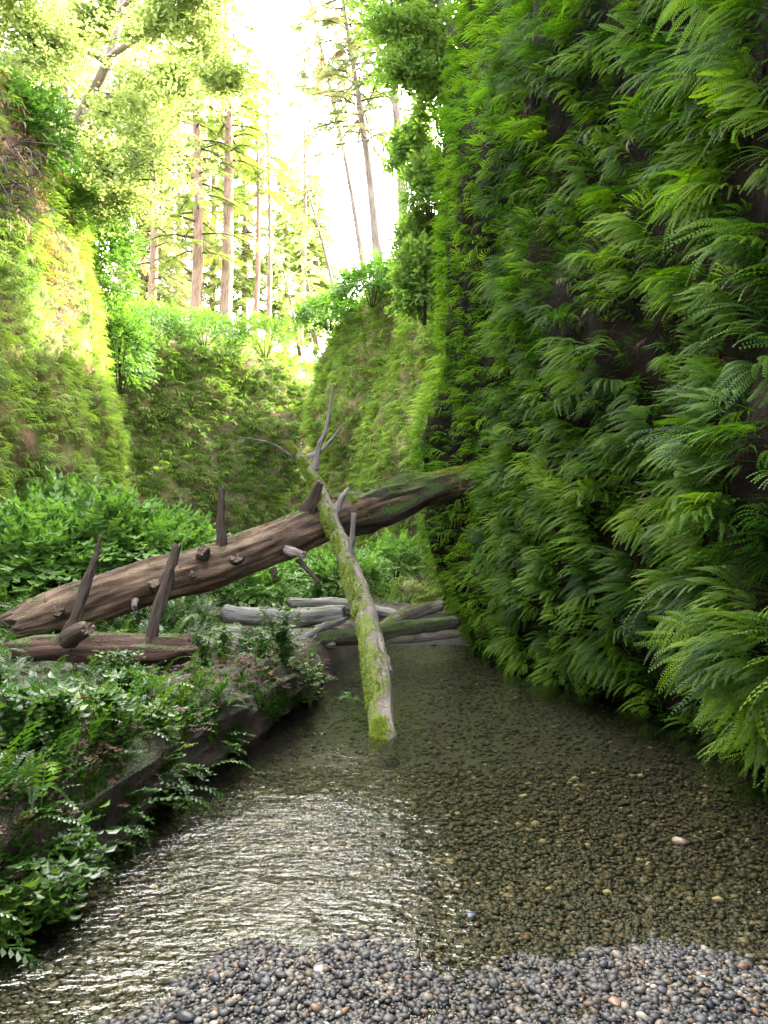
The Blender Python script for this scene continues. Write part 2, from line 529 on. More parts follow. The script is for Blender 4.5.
def adiantum(lod, r):
    """one five-finger fern frond: x out of the wall, z up"""
    b = TB()
    ls = r.uniform(0.08, 0.16)
    e = np.array([ls, 0, r.uniform(0.01, 0.05)])
    w = 0.003
    b.quad(np.array([0, -w, 0]), np.array([0, w, 0]), e + [0, w, 0], e - [0, w, 0])
    if lod == 0:
        b.quad(np.array([0, 0, -w]), np.array([0, 0, w]), e + [0, 0, w], e - [0, 0, w])
    n = {0: r.integers(8, 11), 1: r.integers(7, 9), 2: 6}[lod]
    K = {0: 21, 1: 10, 2: 7}[lod]
    wid = {0: 0.0130, 1: 0.016, 2: 0.022}[lod]
    Lm = r.uniform(0.24, 0.35)
    curl = r.normal(0, 0.12)
    for i in range(n):
        t = i / (n - 1) * 2 - 1 + r.normal(0, 0.05)
        a = t * R(66) * r.uniform(0.75, 1.0)
        base = e + np.array([0.035 * (1 - t * t), 0.055 * t, -0.012 * abs(t)])
        L = Lm * (1 - 0.42 * abs(t) ** 1.6) * r.uniform(0.85, 1.12)
        d = nrm(np.array([math.cos(a), math.sin(a), r.uniform(0.10, 0.35)]))
        drop = r.uniform(0.30, 0.75)
        ss = np.linspace(0, 1, K + 1)
        bend = curl - 0.35 * t
        pts = base + L * (d * (ss - 0.22 * ss ** 2)[:, None] + np.stack([0 * ss, bend * ss ** 2, -drop * ss ** 2], 1))
        # tips lift a little
        pts[:, 2] += L * 0.22 * np.maximum(ss - 0.7, 0) ** 1.3
        T = np.gradient(pts, axis=0); T /= np.linalg.norm(T, axis=1, keepdims=True)
        side = np.cross(T, np.array([0.25, 0, 1.0])); side /= np.linalg.norm(side, axis=1, keepdims=True) + 1e-9
        sp_ = L / K
        for k in range(K):
            s = ss[k]
            ww = wid * min(1, 0.45 + s * 3) * (1 - max(0, s - 0.55) / 0.5 * 0.75) * r.uniform(0.85, 1.1)
            h = sp_ * (0.50 if lod == 0 else 0.5)
            for q in (-1, 1):
                p = pts[k]
                tip = p + side[k] * q * ww + T[k] * ww * 0.45 + np.array([0, 0, -ww * 0.35])
                if lod == 0:
                    b.quad(p - T[k] * h * 0.4, p + T[k] * h * 0.5, tip + T[k] * h * 0.62, tip - T[k] * h * 0.45)
                else:
                    b.tri(p, pts[k + 1], tip)
    return b.done()


def sword(lod, r, L=0.6):
    """a long single blade of a sword fern; x out, z up, arching"""
    b = TB()
    K = 30 if lod == 0 else 14
    ss = np.linspace(0, 1, K + 1)
    rise = r.uniform(0.35, 0.9)
    pts = L * np.stack([ss * 0.9, r.normal(0, .06) * ss ** 2, rise * ss - (rise + r.uniform(0.0, 0.35)) * ss ** 2.2], 1)
    T = np.gradient(pts, axis=0); T /= np.linalg.norm(T, axis=1, keepdims=True)
    side = np.cross(T, np.array([0, 0, 1.0])); side /= np.linalg.norm(side, axis=1, keepdims=True)
    up = np.cross(side, T)
    for k in range(K):
        s = ss[k]
        p = pts[k]
        b.quad(p - side[k] * 0.002, p + side[k] * 0.002, pts[k + 1] + side[k] * .0015, pts[k + 1] - side[k] * .0015)
        if s < 0.12: continue
        ww = L * 0.14 * math.sin(min(1, (s - 0.08) * 3.2) * PI / 2) * (1 - max(0, s - 0.3) / 0.72) ** 0.8 + 0.004
        h = L / K * 0.42
        for q in (-1, 1):
            tip = p + side[k] * q * ww + T[k] * ww * 0.35 - up[k] * ww * r.uniform(0.05, 0.3)
            mid = (p + tip) / 2
            b.quad(p - T[k] * h * .8, mid - T[k] * h * 0.9, tip, mid + T[k] * h * 0.9)
    return b.done()


def ovate(b, p, d, side, L, W, fold=0.25):
    """a leaf folded along its midrib"""
    n = np.cross(side, d)
    q1 = p + d * L * 0.3 + side * W * 0.5 + n * W * fold
    q2 = p + d * L * 0.72 + side * W * 0.36 + n * W * fold
    m1 = p + d * L * 0.5
    tip = p + d * L - n * L * 0.12
    r1 = p + d * L * 0.3 - side * W * 0.5 + n * W * fold
    r2 = p + d * L * 0.72 - side * W * 0.36 + n * W * fold
    k = len(b.v)
    b.v += [p, q1, q2, tip, r2, r1, m1]
    b.t += [(k, k + 1, k + 6), (k + 1, k + 2, k + 6), (k + 2, k + 3, k + 6), (k + 3, k + 4, k + 6), (k + 4, k + 5, k + 6), (k + 5, k, k + 6)]


def sprig(r, L=0.3, leaf=0.07, n=7, wfac=0.6):
    """short leafy twig; x along twig"""
    b = TB()
    up = np.array([0, 0, 1.0])
    pts = [np.array([L * s, r.normal(0, .01), 0.12 * L * math.sin(s * 2.5)]) for s in np.linspace(0, 1, n)]
    for k in range(n - 1):
        b.quad(pts[k] - [0, .002, 0], pts[k] + [0, .002, 0], pts[k + 1] + [0, .0015, 0], pts[k + 1] - [0, .0015, 0])
    for k, p in enumerate(pts):
        for q in ((-1, 1) if k < n - 1 else (0,)):
            a = q * R(r.uniform(40, 75)) + r.normal(0, .15)
            d = nrm(np.array([math.cos(a), math.sin(a), r.uniform(-0.35, 0.25)]))
            s = nrm(np.cross(up, d) + r.normal(0, 0.2, 3)); s = nrm(s - d * (s @ d))
            l = leaf * r.uniform(0.7, 1.2)
            ovate(b, p, d, s, l, l * wfac)
    return b.done()


def cluster(r, n=9, size=0.25, leaf=0.09, wfac=0.75):
    b = TB()
    for i in range(n):
        p = r.normal(0, size * 0.4, 3); p[2] *= 0.6
        d = nrm(np.array([r.normal(), r.normal(), r.normal(-0.3, 0.4)]))
        s = nrm(np.cross(np.array([0, 0, 1.0]), d) + r.normal(0, 0.3, 3)); s = nrm(s - d * (s @ d))
        l = leaf * r.uniform(0.7, 1.25)
        ovate(b, p, d, s, l, l * wfac, 0.15)
    return b.done()


def needle_spray(r, L=0.5):
    """flat drooping conifer spray; x along"""
    b = TB()
    K = 9
    for k in range(K):
        s = (k + 0.5) / K
        p = np.array([L * s, 0, -0.25 * L * s * s])
        w = L * 0.32 * (1 - s * 0.7) * r.uniform(0.7, 1.2)
        for q in (-1, 1):
            tip = p + np.array([w * 0.6, q * w, -w * r.uniform(0.0, 0.5)])
            d = nrm(tip - p); n_ = np.array([-d[1], d[0], 0]) * 0.018
            b.quad(p - n_, (p + tip) / 2 - n_ * 1.6, tip, (p + tip) / 2 + n_ * 1.6)
    return b.done()


trng = np.random.default_rng(5)
ADI0 = [adiantum(0, trng) for _ in range(10)]
ADI1 = [adiantum(1, trng) for _ in range(10)]
ADI2 = [adiantum(2, trng) for _ in range(8)]
SW0 = [sword(0, trng) for _ in range(6)]
SW1 = [sword(1, trng) for _ in range(6)]
SPRIG = [sprig(trng) for _ in range(6)]
SPRIG_S = [sprig(trng, 0.22, 0.045, 7, 0.7) for _ in range(6)]
CLUST = [cluster(trng) for _ in range(8)]
CLUST_M = [cluster(trng, 10, 0.4, 0.13, 0.85) for _ in range(8)]
NEED = [needle_spray(trng) for _ in range(6)]


# ---------------------------------------------------------------- cliffs and ground
def interp_curve(pts, n):
    return catmull([(p[0], p[1], p[2] if len(p) > 2 else 0) for p in pts], n)


def fbm(x, y, z, o=4):
    v, a, f = 0, 0.5, 1.0
    for _ in range(o):
        v += a * mn.noise(Vector((x * f, y * f, z * f))); a *= 0.5; f *= 2.03
    return v


class Cliff:
    def __init__(s, name, base, top, z0, z1, mat, out_sign, ns=110, nt=90, amp=0.5, under=0.0, brow=0.12, freq=0.45, back=(0.5, 1.5, 4, 10, 25), seed=0, slope=0.05):
        B = interp_curve(base, ns); T = interp_curve(top, ns)
        tg = np.gradient(B[:, :2], axis=0); tg /= np.linalg.norm(tg, axis=1, keepdims=True)
        N = np.stack([-tg[:, 1], tg[:, 0]], 1) * out_sign   # towards the stream
        z1s = T[:, 2] if T[:, 2].any() else np.full(ns, z1)
        rows = []
        for j in range(nt):
            t = j / (nt - 1)
            z = z0 + (z1s - z0) * t
            f = t ** 1.3
            # rounded brow
            bk = brow * (z1 - z0) * max(0, (t - 0.86) / 0.14) ** 2
            row = np.zeros((ns, 3))
            for i in range(ns):
                x = B[i, 0] * (1 - f) + T[i, 0] * f; y = B[i, 1] * (1 - f) + T[i, 1] * f
                d = amp * 1.6 * fbm(x * freq + seed, y * freq, z[i] * freq * 0.8) + amp * 0.35 * fbm(x * 2.2 + seed, y * 2.2, z[i] * 2.2)
                d -= under * max(0, 1 - (z[i] - 0.0) / 1.1) ** 1 if z[i] < 1.1 else 0
                d -= bk
                row[i] = (x + N[i, 0] * d, y + N[i, 1] * d, z[i])
            rows.append(row)
        last = rows[-1]
        for k in back:
            row = last.copy(); row[:, 0] -= N[:, 0] * k; row[:, 1] -= N[:, 1] * k
            for i in range(ns):
                row[i, 2] += k * slope + 0.3 * fbm(row[i, 0] * .3, row[i, 1] * .3, 3)
            rows.append(row)
        G = np.array(rows)
        s.G = G; s.nt = nt; s.ns = ns
        me = bpy.data.meshes.new(name)
        nr = len(rows)
        fs = []
        for j in range(nr - 1):
            for i in range(ns - 1):
                a = j * ns + i
                fs.append((a, a + 1, a + ns + 1, a + ns))
        me.from_pydata(G.reshape(-1, 3).tolist(), [], fs)
        me.polygons.foreach_set('use_smooth', np.ones(len(fs), dtype=bool))
        s.o = link_mesh(name, me, mat)
        tag(s.o, kind='structure')
        # face normals oriented to the stream
        gu = np.gradient(G[:nt], axis=1); gv = np.gradient(G[:nt], axis=0)
        NN = np.cross(gu, gv); NN /= np.linalg.norm(NN, axis=2, keepdims=True) + 1e-9
        sg = np.sign((NN[:, :, 0] * N[None, :, 0] + NN[:, :, 1] * N[None, :, 1]))
        sg[sg == 0] = 1
        s.N = NN * sg[:, :, None]
        area = np.linalg.norm(np.cross(gu, gv), axis=2)
        s.area = area

    def sample(s, n, tmin=0, tmax=1, mask=None, xmax=900):
        w = s.area.copy()
        j0, j1 = int(tmin * (s.nt - 1)), int(tmax * (s.nt - 1))
        w[:j0] = 0; w[j1 + 1:] = 0
        P = s.G[:s.nt].reshape(-1, 3)
        px, py, f = proj_np(P)
        vis = (px > -140) & (px < xmax) & (py > -160) & (py < 1150 if xmax == 900 else py < 2500) & (P[:, 1] > 0.6)
        w = w.ravel() * vis
        if mask is not None: w = w * mask(P)
        w /= w.sum()
        k = rng.choice(len(w), n, p=w)
        jj, ii = k // s.ns, k % s.ns
        u = rng.random(n) - 0.5; v = rng.random(n) - 0.5
        i2 = np.clip(ii + np.sign(u).astype(int), 0, s.ns - 1); j2 = np.clip(jj + np.sign(v).astype(int), 0, s.nt - 1)
        p = s.G[jj, ii] + (s.G[jj, i2] - s.G[jj, ii]) * np.abs(u)[:, None] + (s.G[j2, ii] - s.G[jj, ii]) * np.abs(v)[:, None]
        return p, s.N[jj, ii]


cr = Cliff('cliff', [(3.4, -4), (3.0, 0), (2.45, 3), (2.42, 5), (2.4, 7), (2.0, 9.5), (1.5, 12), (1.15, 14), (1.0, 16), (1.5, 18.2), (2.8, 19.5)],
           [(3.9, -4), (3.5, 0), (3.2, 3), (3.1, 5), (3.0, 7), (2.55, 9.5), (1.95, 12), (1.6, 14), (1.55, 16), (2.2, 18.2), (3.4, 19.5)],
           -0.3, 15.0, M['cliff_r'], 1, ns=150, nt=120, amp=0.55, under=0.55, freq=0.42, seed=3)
cb = Cliff('cliff', [(3.5, 17.5), (1.7, 18.2), (1.0, 20), (-0.3, 23), (-1.8, 26), (-2.6, 29), (-2.4, 34)],
           [(5, 18.5, 12.2), (3.2, 19.4, 12.2), (1.6, 21.5, 11.6), (0.2, 24.5, 10.9), (-1.5, 27.5, 10.2), (-2.1, 30, 9.6), (-1.9, 35, 9.6)],
           0.2, 9.3, M['cliff_far'], 1, ns=90, nt=70, amp=0.7, brow=0.16, seed=11)
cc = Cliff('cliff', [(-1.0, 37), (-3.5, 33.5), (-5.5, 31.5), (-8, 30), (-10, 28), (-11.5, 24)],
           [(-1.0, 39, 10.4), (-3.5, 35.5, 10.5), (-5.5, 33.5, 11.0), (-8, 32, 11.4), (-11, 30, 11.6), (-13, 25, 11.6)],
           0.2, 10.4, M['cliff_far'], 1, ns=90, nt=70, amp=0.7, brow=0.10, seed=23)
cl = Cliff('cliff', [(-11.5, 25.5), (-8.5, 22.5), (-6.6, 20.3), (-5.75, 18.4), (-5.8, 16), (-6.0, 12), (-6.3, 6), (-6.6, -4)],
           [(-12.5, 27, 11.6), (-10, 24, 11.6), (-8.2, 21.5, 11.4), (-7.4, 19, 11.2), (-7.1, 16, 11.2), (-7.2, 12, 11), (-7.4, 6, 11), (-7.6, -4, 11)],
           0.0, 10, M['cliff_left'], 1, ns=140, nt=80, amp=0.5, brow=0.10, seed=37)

LX = [(-4, -2.2), (2.5, -1.75), (3.2, -1.56), (3.7, -1.4), (5.1, -1.22), (7.9, -0.86), (9.3, -0.62), (11, -0.5), (13, -0.2), (15, 0.1), (17, 0.6), (40, 0.9)]


def left_edge(y):
    for (a, xa), (b, xb) in zip(LX, LX[1:]):
        if y <= b: return xa + (xb - xa) * max(0, (y - a) / (b - a))
    return LX[-1][1]


def sstep(a, b, x):
    t = min(1, max(0, (x - a) / (b - a))); return t * t * (3 - 2 * t)


def ground_h(x, y):
    xl = left_edge(y)
    far = sstep(13.2, 17, y)
    bed = -0.13 + 0.03 * fbm(x * 1.3, y * 1.3, 1)
    # low gravel bar in the foreground, fading under the water
    edge = 3.92 + 0.55 * fbm(x * 1.1, 4, 2) - 0.30 * max(0, x - 0.5) ** 2 - 0.55 * max(0, -0.1 - x) ** 1.3
    bar = sstep(edge + 1.0, edge - 1.2, y)
    bed += 0.146 * bar + 0.06 * fbm(x * 2.2 + 3.7, y * 2.2, 5) * bar
    bed -= 0.10 * sstep(4, 7, y) * sstep(12, 8, y)
    bank = sstep(0.05, 0.55, xl - x)
    hb = 0.42 + 0.12 * fbm(x * 0.8, y * 0.8, 7) + 0.08 * sstep(1, 4, xl - x)
    h = bed * (1 - bank) + hb * bank
    hf = 0.25 + 0.03 * (y - 15) + 0.15 * fbm(x * .5, y * .5, 9)
    return h * (1 - far) + max(h, hf) * far


gx = np.concatenate([np.linspace(-60, -9, 10), np.linspace(-8.5, -3, 24), np.linspace(-2.9, 4.5, 110), np.linspace(5, 60, 10)])
gy = np.concatenate([np.linspace(-30, -3, 8), np.linspace(-2, 2, 12), np.linspace(2.1, 10, 110), np.linspace(10.2, 36, 60), np.linspace(40, 90, 8)])
gv = [(x, y, ground_h(x, y)) for y in gy for x in gx]
nx = len(gx)
gf = [(j * nx + i, j * nx + i + 1, (j + 1) * nx + i + 1, (j + 1) * nx + i) for j in range(len(gy) - 1) for i in range(nx - 1)]
me = bpy.data.meshes.new('ground'); me.from_pydata(gv, [], gf)
me.polygons.foreach_set('use_smooth', np.ones(len(gf), dtype=bool))
tag(link_mesh('ground', me, M['bed']), kind='structure')

wx = np.linspace(-2.9, 4.6, 40); wy = np.linspace(-4, 17, 60)
me = bpy.data.meshes.new('water')
me.from_pydata([(x, y, 0.0) for y in wy for x in wx], [], [(j * 40 + i, j * 40 + i + 1, (j + 1) * 40 + i + 1, (j + 1) * 40 + i) for j in range(59) for i in range(39)])
tag(link_mesh('water', me, M['water']), kind='structure')


# ---------------------------------------------------------------- pebbles
def ico(sub):
    import bmesh
    bm = bmesh.new(); bmesh.ops.create_icosphere(bm, subdivisions=sub, radius=1)
    V = np.array([v.co[:] for v in bm.verts]); T = np.array([[v.index for v in f.verts] for f in bm.faces]); bm.free()
    return V, T


def pebble_t(sub, r):
    V, T = ico(sub)
    o = r.random(3) * 50
    d = np.array([mn.noise(Vector(v * 0.9 + o)) for v in V])
    V = V * (1 + 0.28 * d[:, None]) * np.array([1.0, r.uniform(0.65, 0.95), r.uniform(0.4, 0.65)])
    return V, T


PEB2 = [pebble_t(2, trng) for _ in range(7)]
PEB1 = [pebble_t(1, trng) for _ in range(7)]


def pebbles(name, n, temps, region, size, mat, label, emb=0.25, smooth=True):
    P, S = [], []
    while len(P) < n:
        x, y, = region()
        px, py, f = proj((x, y, 0))
        if px < -60 or px > 830 or py > 1090: continue
        s = size()
        P.append((x, y, ground_h(x, y) + s * emb)); S.append(s)
    P = np.array(P); S = np.array(S)
    a = rng.random(n) * 2 * PI
    X = np.stack([np.cos(a), np.sin(a), rng.normal(0, .15, n)], 1)
    Z = np.tile([0, 0, 1.0], (n, 1)) + rng.normal(0, .15, (n, 3))
    Mx, P = frames(P, X, Z, S)
    o = scatter(name, temps, Mx, P, mat, smooth=smooth)
    tag(o, label, 'gravel', kind='stuff')


def reg_bar():
    while True:
        x, y = random.uniform(-2.0, 2.6), random.uniform(2.4, 4.3)
        h = ground_h(x, y)
        if h > -0.055 + random.gauss(0, .03): return x, y


def reg_bed():
    while True:
        y = random.uniform(4.0, 16) if random.random() < .6 else random.uniform(3.9, 7)
        x = random.uniform(-2, 3.4)
        h = ground_h(x, y)
        if h < 0.0 and x > left_edge(y) - .1: return x, y


pebbles('gravel', 23000, PEB2, reg_bar, lambda: min(.024, random.lognormvariate(math.log(0.0088), 0.38)), M['pebble'], 'loose blue grey pebbles of the gravel bar in the foreground', emb=0.45)
def reg_shallow():
    while True:
        x, y = random.uniform(-1.9, 2.8), random.triangular(2.5, 5.4, 3.4)
        if x > left_edge(y) - .1 and ground_h(x, y) < 0.01: return x, y


pebbles('gravel', 15000, PEB2, reg_shallow, lambda: min(.026, random.lognormvariate(math.log(0.0108), 0.38)), M['pebble'], 'grey brown pebbles in the shallows around the gravel bar', emb=0.4)
pebbles('gravel', 17000, PEB1, reg_bed, lambda: min(.04, random.lognormvariate(math.log(0.017), 0.38)), M['pebble_wet'], 'brown pebbles lying on the stream bed under shallow water')

STONES = [(680, 832, 0.07, (0.36, 0.24, 0.18), 'rounded tan stone standing out of the water near the right bank', 1.0),
          (471, 900, 0.045, (0.10, 0.13, 0.20), 'slate blue stone at the upper edge of the gravel bar', 1.0),
          (322, 957, 0.045, (0.62, 0.55, 0.52), 'pale pinkish stone between the sandy shallows and gravel bar', 1.0),
          (231, 917, 0.04, (0.50, 0.48, 0.44), 'small whitish stone alone in the sandy shallows at the left', 1.0),
          (614, 985, 0.04, (0.48, 0.30, 0.20), 'orange brown stone in the gravel bar at the lower right', 1.0),
          (186, 1006, 0.05, (0.05, 0.055, 0.07), 'dark wet stone at the left end of the gravel bar', 1.0)]
for px, py, s, c, lab, k in STONES:
    s *= 0.75
    d = CAM_Z * F / (py - 560) * 0.99
    p = at(px, py, d)
    V, T = pebble_t(3, trng)
    o = link_mesh('stone', np_mesh('stone', V * s * np.array([1, .9, .75]), T, True), stone_mat('stone_surface', c))
    o.location = (p.x, p.y, max(ground_h(p.x, p.y), -0.02) + s * 0.28); o.rotation_euler.z = random.random() * 6
    tag(o, lab, 'stone', 'single stones in the stream')


# ---------------------------------------------------------------- ferns of the right cliff
def place_fronds(P, N, temps, name, mat, label, cat, smin, smax, yaw=0.5, pitch=0.35, roll=0.3, upbias=0.15, kind='stuff', parent=None, follow=0.0):
    n = len(P)
    X = N.copy(); X[:, 2] = X[:, 2] * 0.3 + upbias
    Z = np.tile([0, 0, 1.0], (n, 1))
    S = rng.uniform(smin, smax, n)
    Mx, _ = frames(P, X, Z, S)
    Mx = Mx @ rand_rot(n, yaw, pitch, roll)
    o = scatter(name, temps, Mx, P - N * 0.03, mat)
    return tag(o, label, cat, kind=kind)


# clump mask: dark hollows between fern tufts on the near wall
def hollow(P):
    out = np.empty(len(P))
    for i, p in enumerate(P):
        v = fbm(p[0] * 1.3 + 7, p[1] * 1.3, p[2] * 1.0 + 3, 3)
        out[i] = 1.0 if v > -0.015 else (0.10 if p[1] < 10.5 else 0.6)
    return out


FM = []
for k, (tv, tt) in enumerate(ADI0):
    m_ = np_mesh('five_finger_frond', tv, tt); m_.materials.append(M['fern']); FM.append(m_)

cand_P, cand_N = cr.sample(3200, 0.018, 0.85, hollow)
px, py, f = proj_np(cand_P)
ok = (px > 430) & (px < 800) & (py > -30) & (py < 860)
cand_P, cand_N, f = cand_P[ok], cand_N[ok], f[ok]
# thin so that tufts keep apart, nearest first
order = np.argsort(f)
chosen = []
for i in order:
    p = cand_P[i]
    if all((p - cand_P[j]) @ (p - cand_P[j]) > 0.29 ** 2 for j in chosen):
        chosen.append(i)
    if len(chosen) >= 292: break
fern_far_d = max(f[i] for i in chosen)


def fern_label(px, py, d, s):
    size = 'large' if s > 1.45 else ('small' if s < 1.1 else 'mid-sized')
    if py > 690: wh = 'drooping over the pebbly shallows'
    elif py > 600: wh = 'just above the water on the undercut cliff'
    elif py > 500: wh = 'on the cliff level with the fallen trunks'
    elif py > 400: wh = 'on the cliff just above the fallen trunks'
    elif py > 280: wh = 'halfway up the dark fern cliff'
    elif py > 140: wh = 'high on the fern cliff'
    else: wh = 'at the top of view on the fern cliff'
    sd = ', nearest the camera' if d < 5.2 else (', farther along the stream' if d > 7.5 else ', midway along')
    return f'{size} five-finger fern {wh}{sd}'


for c, i in enumerate(chosen):
    p, n = cand_P[i], cand_N[i]
    q = proj(p)
    s = rng.uniform(0.95, 1.75) * (1.0 if q[2] < 7 else 0.85)
    e = empty('fern', Vector(p), fern_label(q[0], q[1], q[2], s), 'fern', 'five-finger ferns hanging on the right cliff')
    k = int(rng.integers(6, 9))
    X = n.copy(); X[2] = X[2] * 0.3 + 0.15
    Mx, _ = frames(np.zeros((k, 3)), np.tile(X, (k, 1)), np.tile([0, 0, 1.0], (k, 1)), np.full(k, s) * rng.uniform(0.8, 1.15, k))
    yaws = np.linspace(-0.7, 0.9, k) * rng.uniform(.5, 1.2) + rng.normal(0, .15, k) + rng.normal(0, .25)
    rr = rand_rot(k, 0.05, 0.28, 0.35) @ rot_axis((1, 0, 0), -0.45 + rng.normal(0, .3))
    for m_i in range(k):
        mm = Mx[m_i] @ rot_axis((0, 1, 0), 0.12) @ rot_axis((0, 0, 1), yaws[m_i]) @ rr[m_i]
        o = bpy.data.objects.new('frond', FM[int(rng.integers(0, len(FM)))])
        COL.objects.link(o); o.parent = e
        lift = np.array([rng.normal(0, .03), rng.normal(0, .03), 0.06 - 0.05 * m_i])
        o.matrix_local = Matrix.Translation(Vector(lift)) @ Matrix(mm.tolist()).to_4x4()

# the rest of the ferns as one mass
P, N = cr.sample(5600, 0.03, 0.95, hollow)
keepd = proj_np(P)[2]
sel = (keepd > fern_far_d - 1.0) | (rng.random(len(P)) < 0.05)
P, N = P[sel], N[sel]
place_fronds(P, N, ADI1, 'fern_cover', M['fern_skylit'], 'mass of small five-finger ferns covering the upper and farther right cliff', 'fern cover', 0.7, 1.2)
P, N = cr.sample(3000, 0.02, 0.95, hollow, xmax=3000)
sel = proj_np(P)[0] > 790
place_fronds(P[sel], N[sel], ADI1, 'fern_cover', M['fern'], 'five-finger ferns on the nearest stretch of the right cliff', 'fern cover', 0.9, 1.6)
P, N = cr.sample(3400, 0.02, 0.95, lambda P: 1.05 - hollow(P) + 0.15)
place_fronds(P, N, ADI1, 'fern_cover', M['fern_dark'], 'small shade-darkened ferns set back in the hollows of the right cliff', 'fern cover', 0.5, 0.95, yaw=.8, roll=.7)
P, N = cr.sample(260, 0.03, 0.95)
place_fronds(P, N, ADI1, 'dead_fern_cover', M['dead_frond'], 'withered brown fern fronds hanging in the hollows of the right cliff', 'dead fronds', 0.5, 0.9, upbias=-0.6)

# far right cliff, back cliff, left cliff
P, N = cb.sample(11000, 0.0, 1.0)
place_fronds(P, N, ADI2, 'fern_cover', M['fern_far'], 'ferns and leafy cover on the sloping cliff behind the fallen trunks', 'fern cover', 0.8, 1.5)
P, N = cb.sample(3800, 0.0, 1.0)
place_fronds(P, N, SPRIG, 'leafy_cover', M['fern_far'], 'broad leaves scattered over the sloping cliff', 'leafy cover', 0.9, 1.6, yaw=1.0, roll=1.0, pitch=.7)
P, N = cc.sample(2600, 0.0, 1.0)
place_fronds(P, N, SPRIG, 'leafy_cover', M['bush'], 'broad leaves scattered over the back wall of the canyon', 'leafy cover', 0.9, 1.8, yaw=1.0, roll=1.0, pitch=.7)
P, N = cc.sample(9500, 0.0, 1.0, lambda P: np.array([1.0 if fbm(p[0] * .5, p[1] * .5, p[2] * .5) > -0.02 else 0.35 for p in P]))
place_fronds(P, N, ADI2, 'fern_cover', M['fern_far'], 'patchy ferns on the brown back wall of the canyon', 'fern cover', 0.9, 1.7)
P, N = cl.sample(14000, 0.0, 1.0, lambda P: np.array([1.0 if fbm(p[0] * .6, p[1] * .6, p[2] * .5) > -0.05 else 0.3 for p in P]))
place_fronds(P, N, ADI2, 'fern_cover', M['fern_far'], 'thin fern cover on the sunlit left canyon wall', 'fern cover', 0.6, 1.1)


P, N = cl.sample(650, 0.6, 1.0, lambda P: np.array([1.0 if fbm(p[0] * .7 + 5, p[1] * .7, p[2] * .35) > 0.02 else 0.05 for p in P]))
place_fronds(P, N, ADI2, 'dead_fern_cover', leaf_mat('rusty_frond', [(0, (0.20, 0.09, 0.05)), (1, (0.42, 0.24, 0.13))], trans=.3, tcol=(1, .8, .5)), 'rusty dead fronds and roots on the upper left canyon wall', 'dead fronds', 0.7, 1.4, upbias=-0.5)

# ---------------------------------------------------------------- logs
def snag(parent, pts, radii, mat='stub', name='branch_stub', label=None, jag=0.06, **kw):
    o, *_ = tube(name, pts, radii, M[mat], parent, M['end'], around=kw.pop('around', 16), step=kw.pop('step', 0.03), rough=0.32, jag1=jag, lump=0.45, seed=random.random() * 40, **kw)
    if label: o['label'] = label
    return o


def moss_on(parent, P, Tn, Rr, n, direction, mat, spread=1.1, smin=0.015, smax=0.04, t0=0.0, t1=1.0, name='moss'):
    """fuzzy moss tufts on the side of a log that faces `direction`"""
    b = TB()
    for q in range(5):
        a = q / 5 * 2 * PI + .3
        d = np.array([1.0, math.cos(a) * .8, math.sin(a) * .8]); s_ = np.array([0, -math.sin(a), math.cos(a)]) * .28
        b.tri(-s_, s_, d)
    tt = [b.done()]
    k = rng.integers(int(t0 * (len(P) - 1)), int(t1 * (len(P) - 1)) + 1, n)
    D = np.array(direction, float)
    X = []
    for i in k:
        T = Tn[i]; d = nrm(D - T * (D @ T)); s_ = np.cross(T, d)
        a = rng.normal(0, spread * 0.5)
        X.append(d * math.cos(a) + s_ * math.sin(a))
    X = np.array(X)
    pos = P[k] + X * (Rr[k] * 0.97)[:, None] + Tn[k] * rng.uniform(-.03, .03, n)[:, None]
    msk = np.array([fbm(p[0] * 3, p[1] * 3, p[2] * 3, 3) > -0.08 for p in pos])
    pos, X = pos[msk], X[msk]
    m = len(pos)
    Mx, _ = frames(pos, X + rng.normal(0, .3, (m, 3)), np.tile([0.1, 0.2, 1.0], (m, 1)) + rng.normal(0, .3, (m, 3)), rng.uniform(smin, smax, m))
    o = scatter(name, tt, Mx, pos, mat, parent)
    return o


# the big trunk across the canyon
e = empty('fallen_tree', at(5, 650, 9), 'thick barkless brown trunk lying across the canyon with stubs along its top', 'fallen trunk', None)
e.location = (0, 0, 0)
bl = [(-40, 645, 8.6), (10, 627, 9.0), (60, 611, 9.5), (140, 585, 10.2), (225, 562, 11.1), (320, 524, 12.15), (400, 498, 13.0), (465, 480, 13.6), (520, 466, 14.1)]
pts = [at(*p) for p in bl[1:]]
rad = [0.15, 0.25, 0.275, 0.285, 0.28, 0.255, 0.215, 0.18]
o, BP, BT, BR = tube('trunk', pts, rad, M['log'], e, M['end'], around=72, step=0.04, rough=0.13, rscale=4.5, lump=0.08, jag0=0.35, jag1=0.1, seed=4)
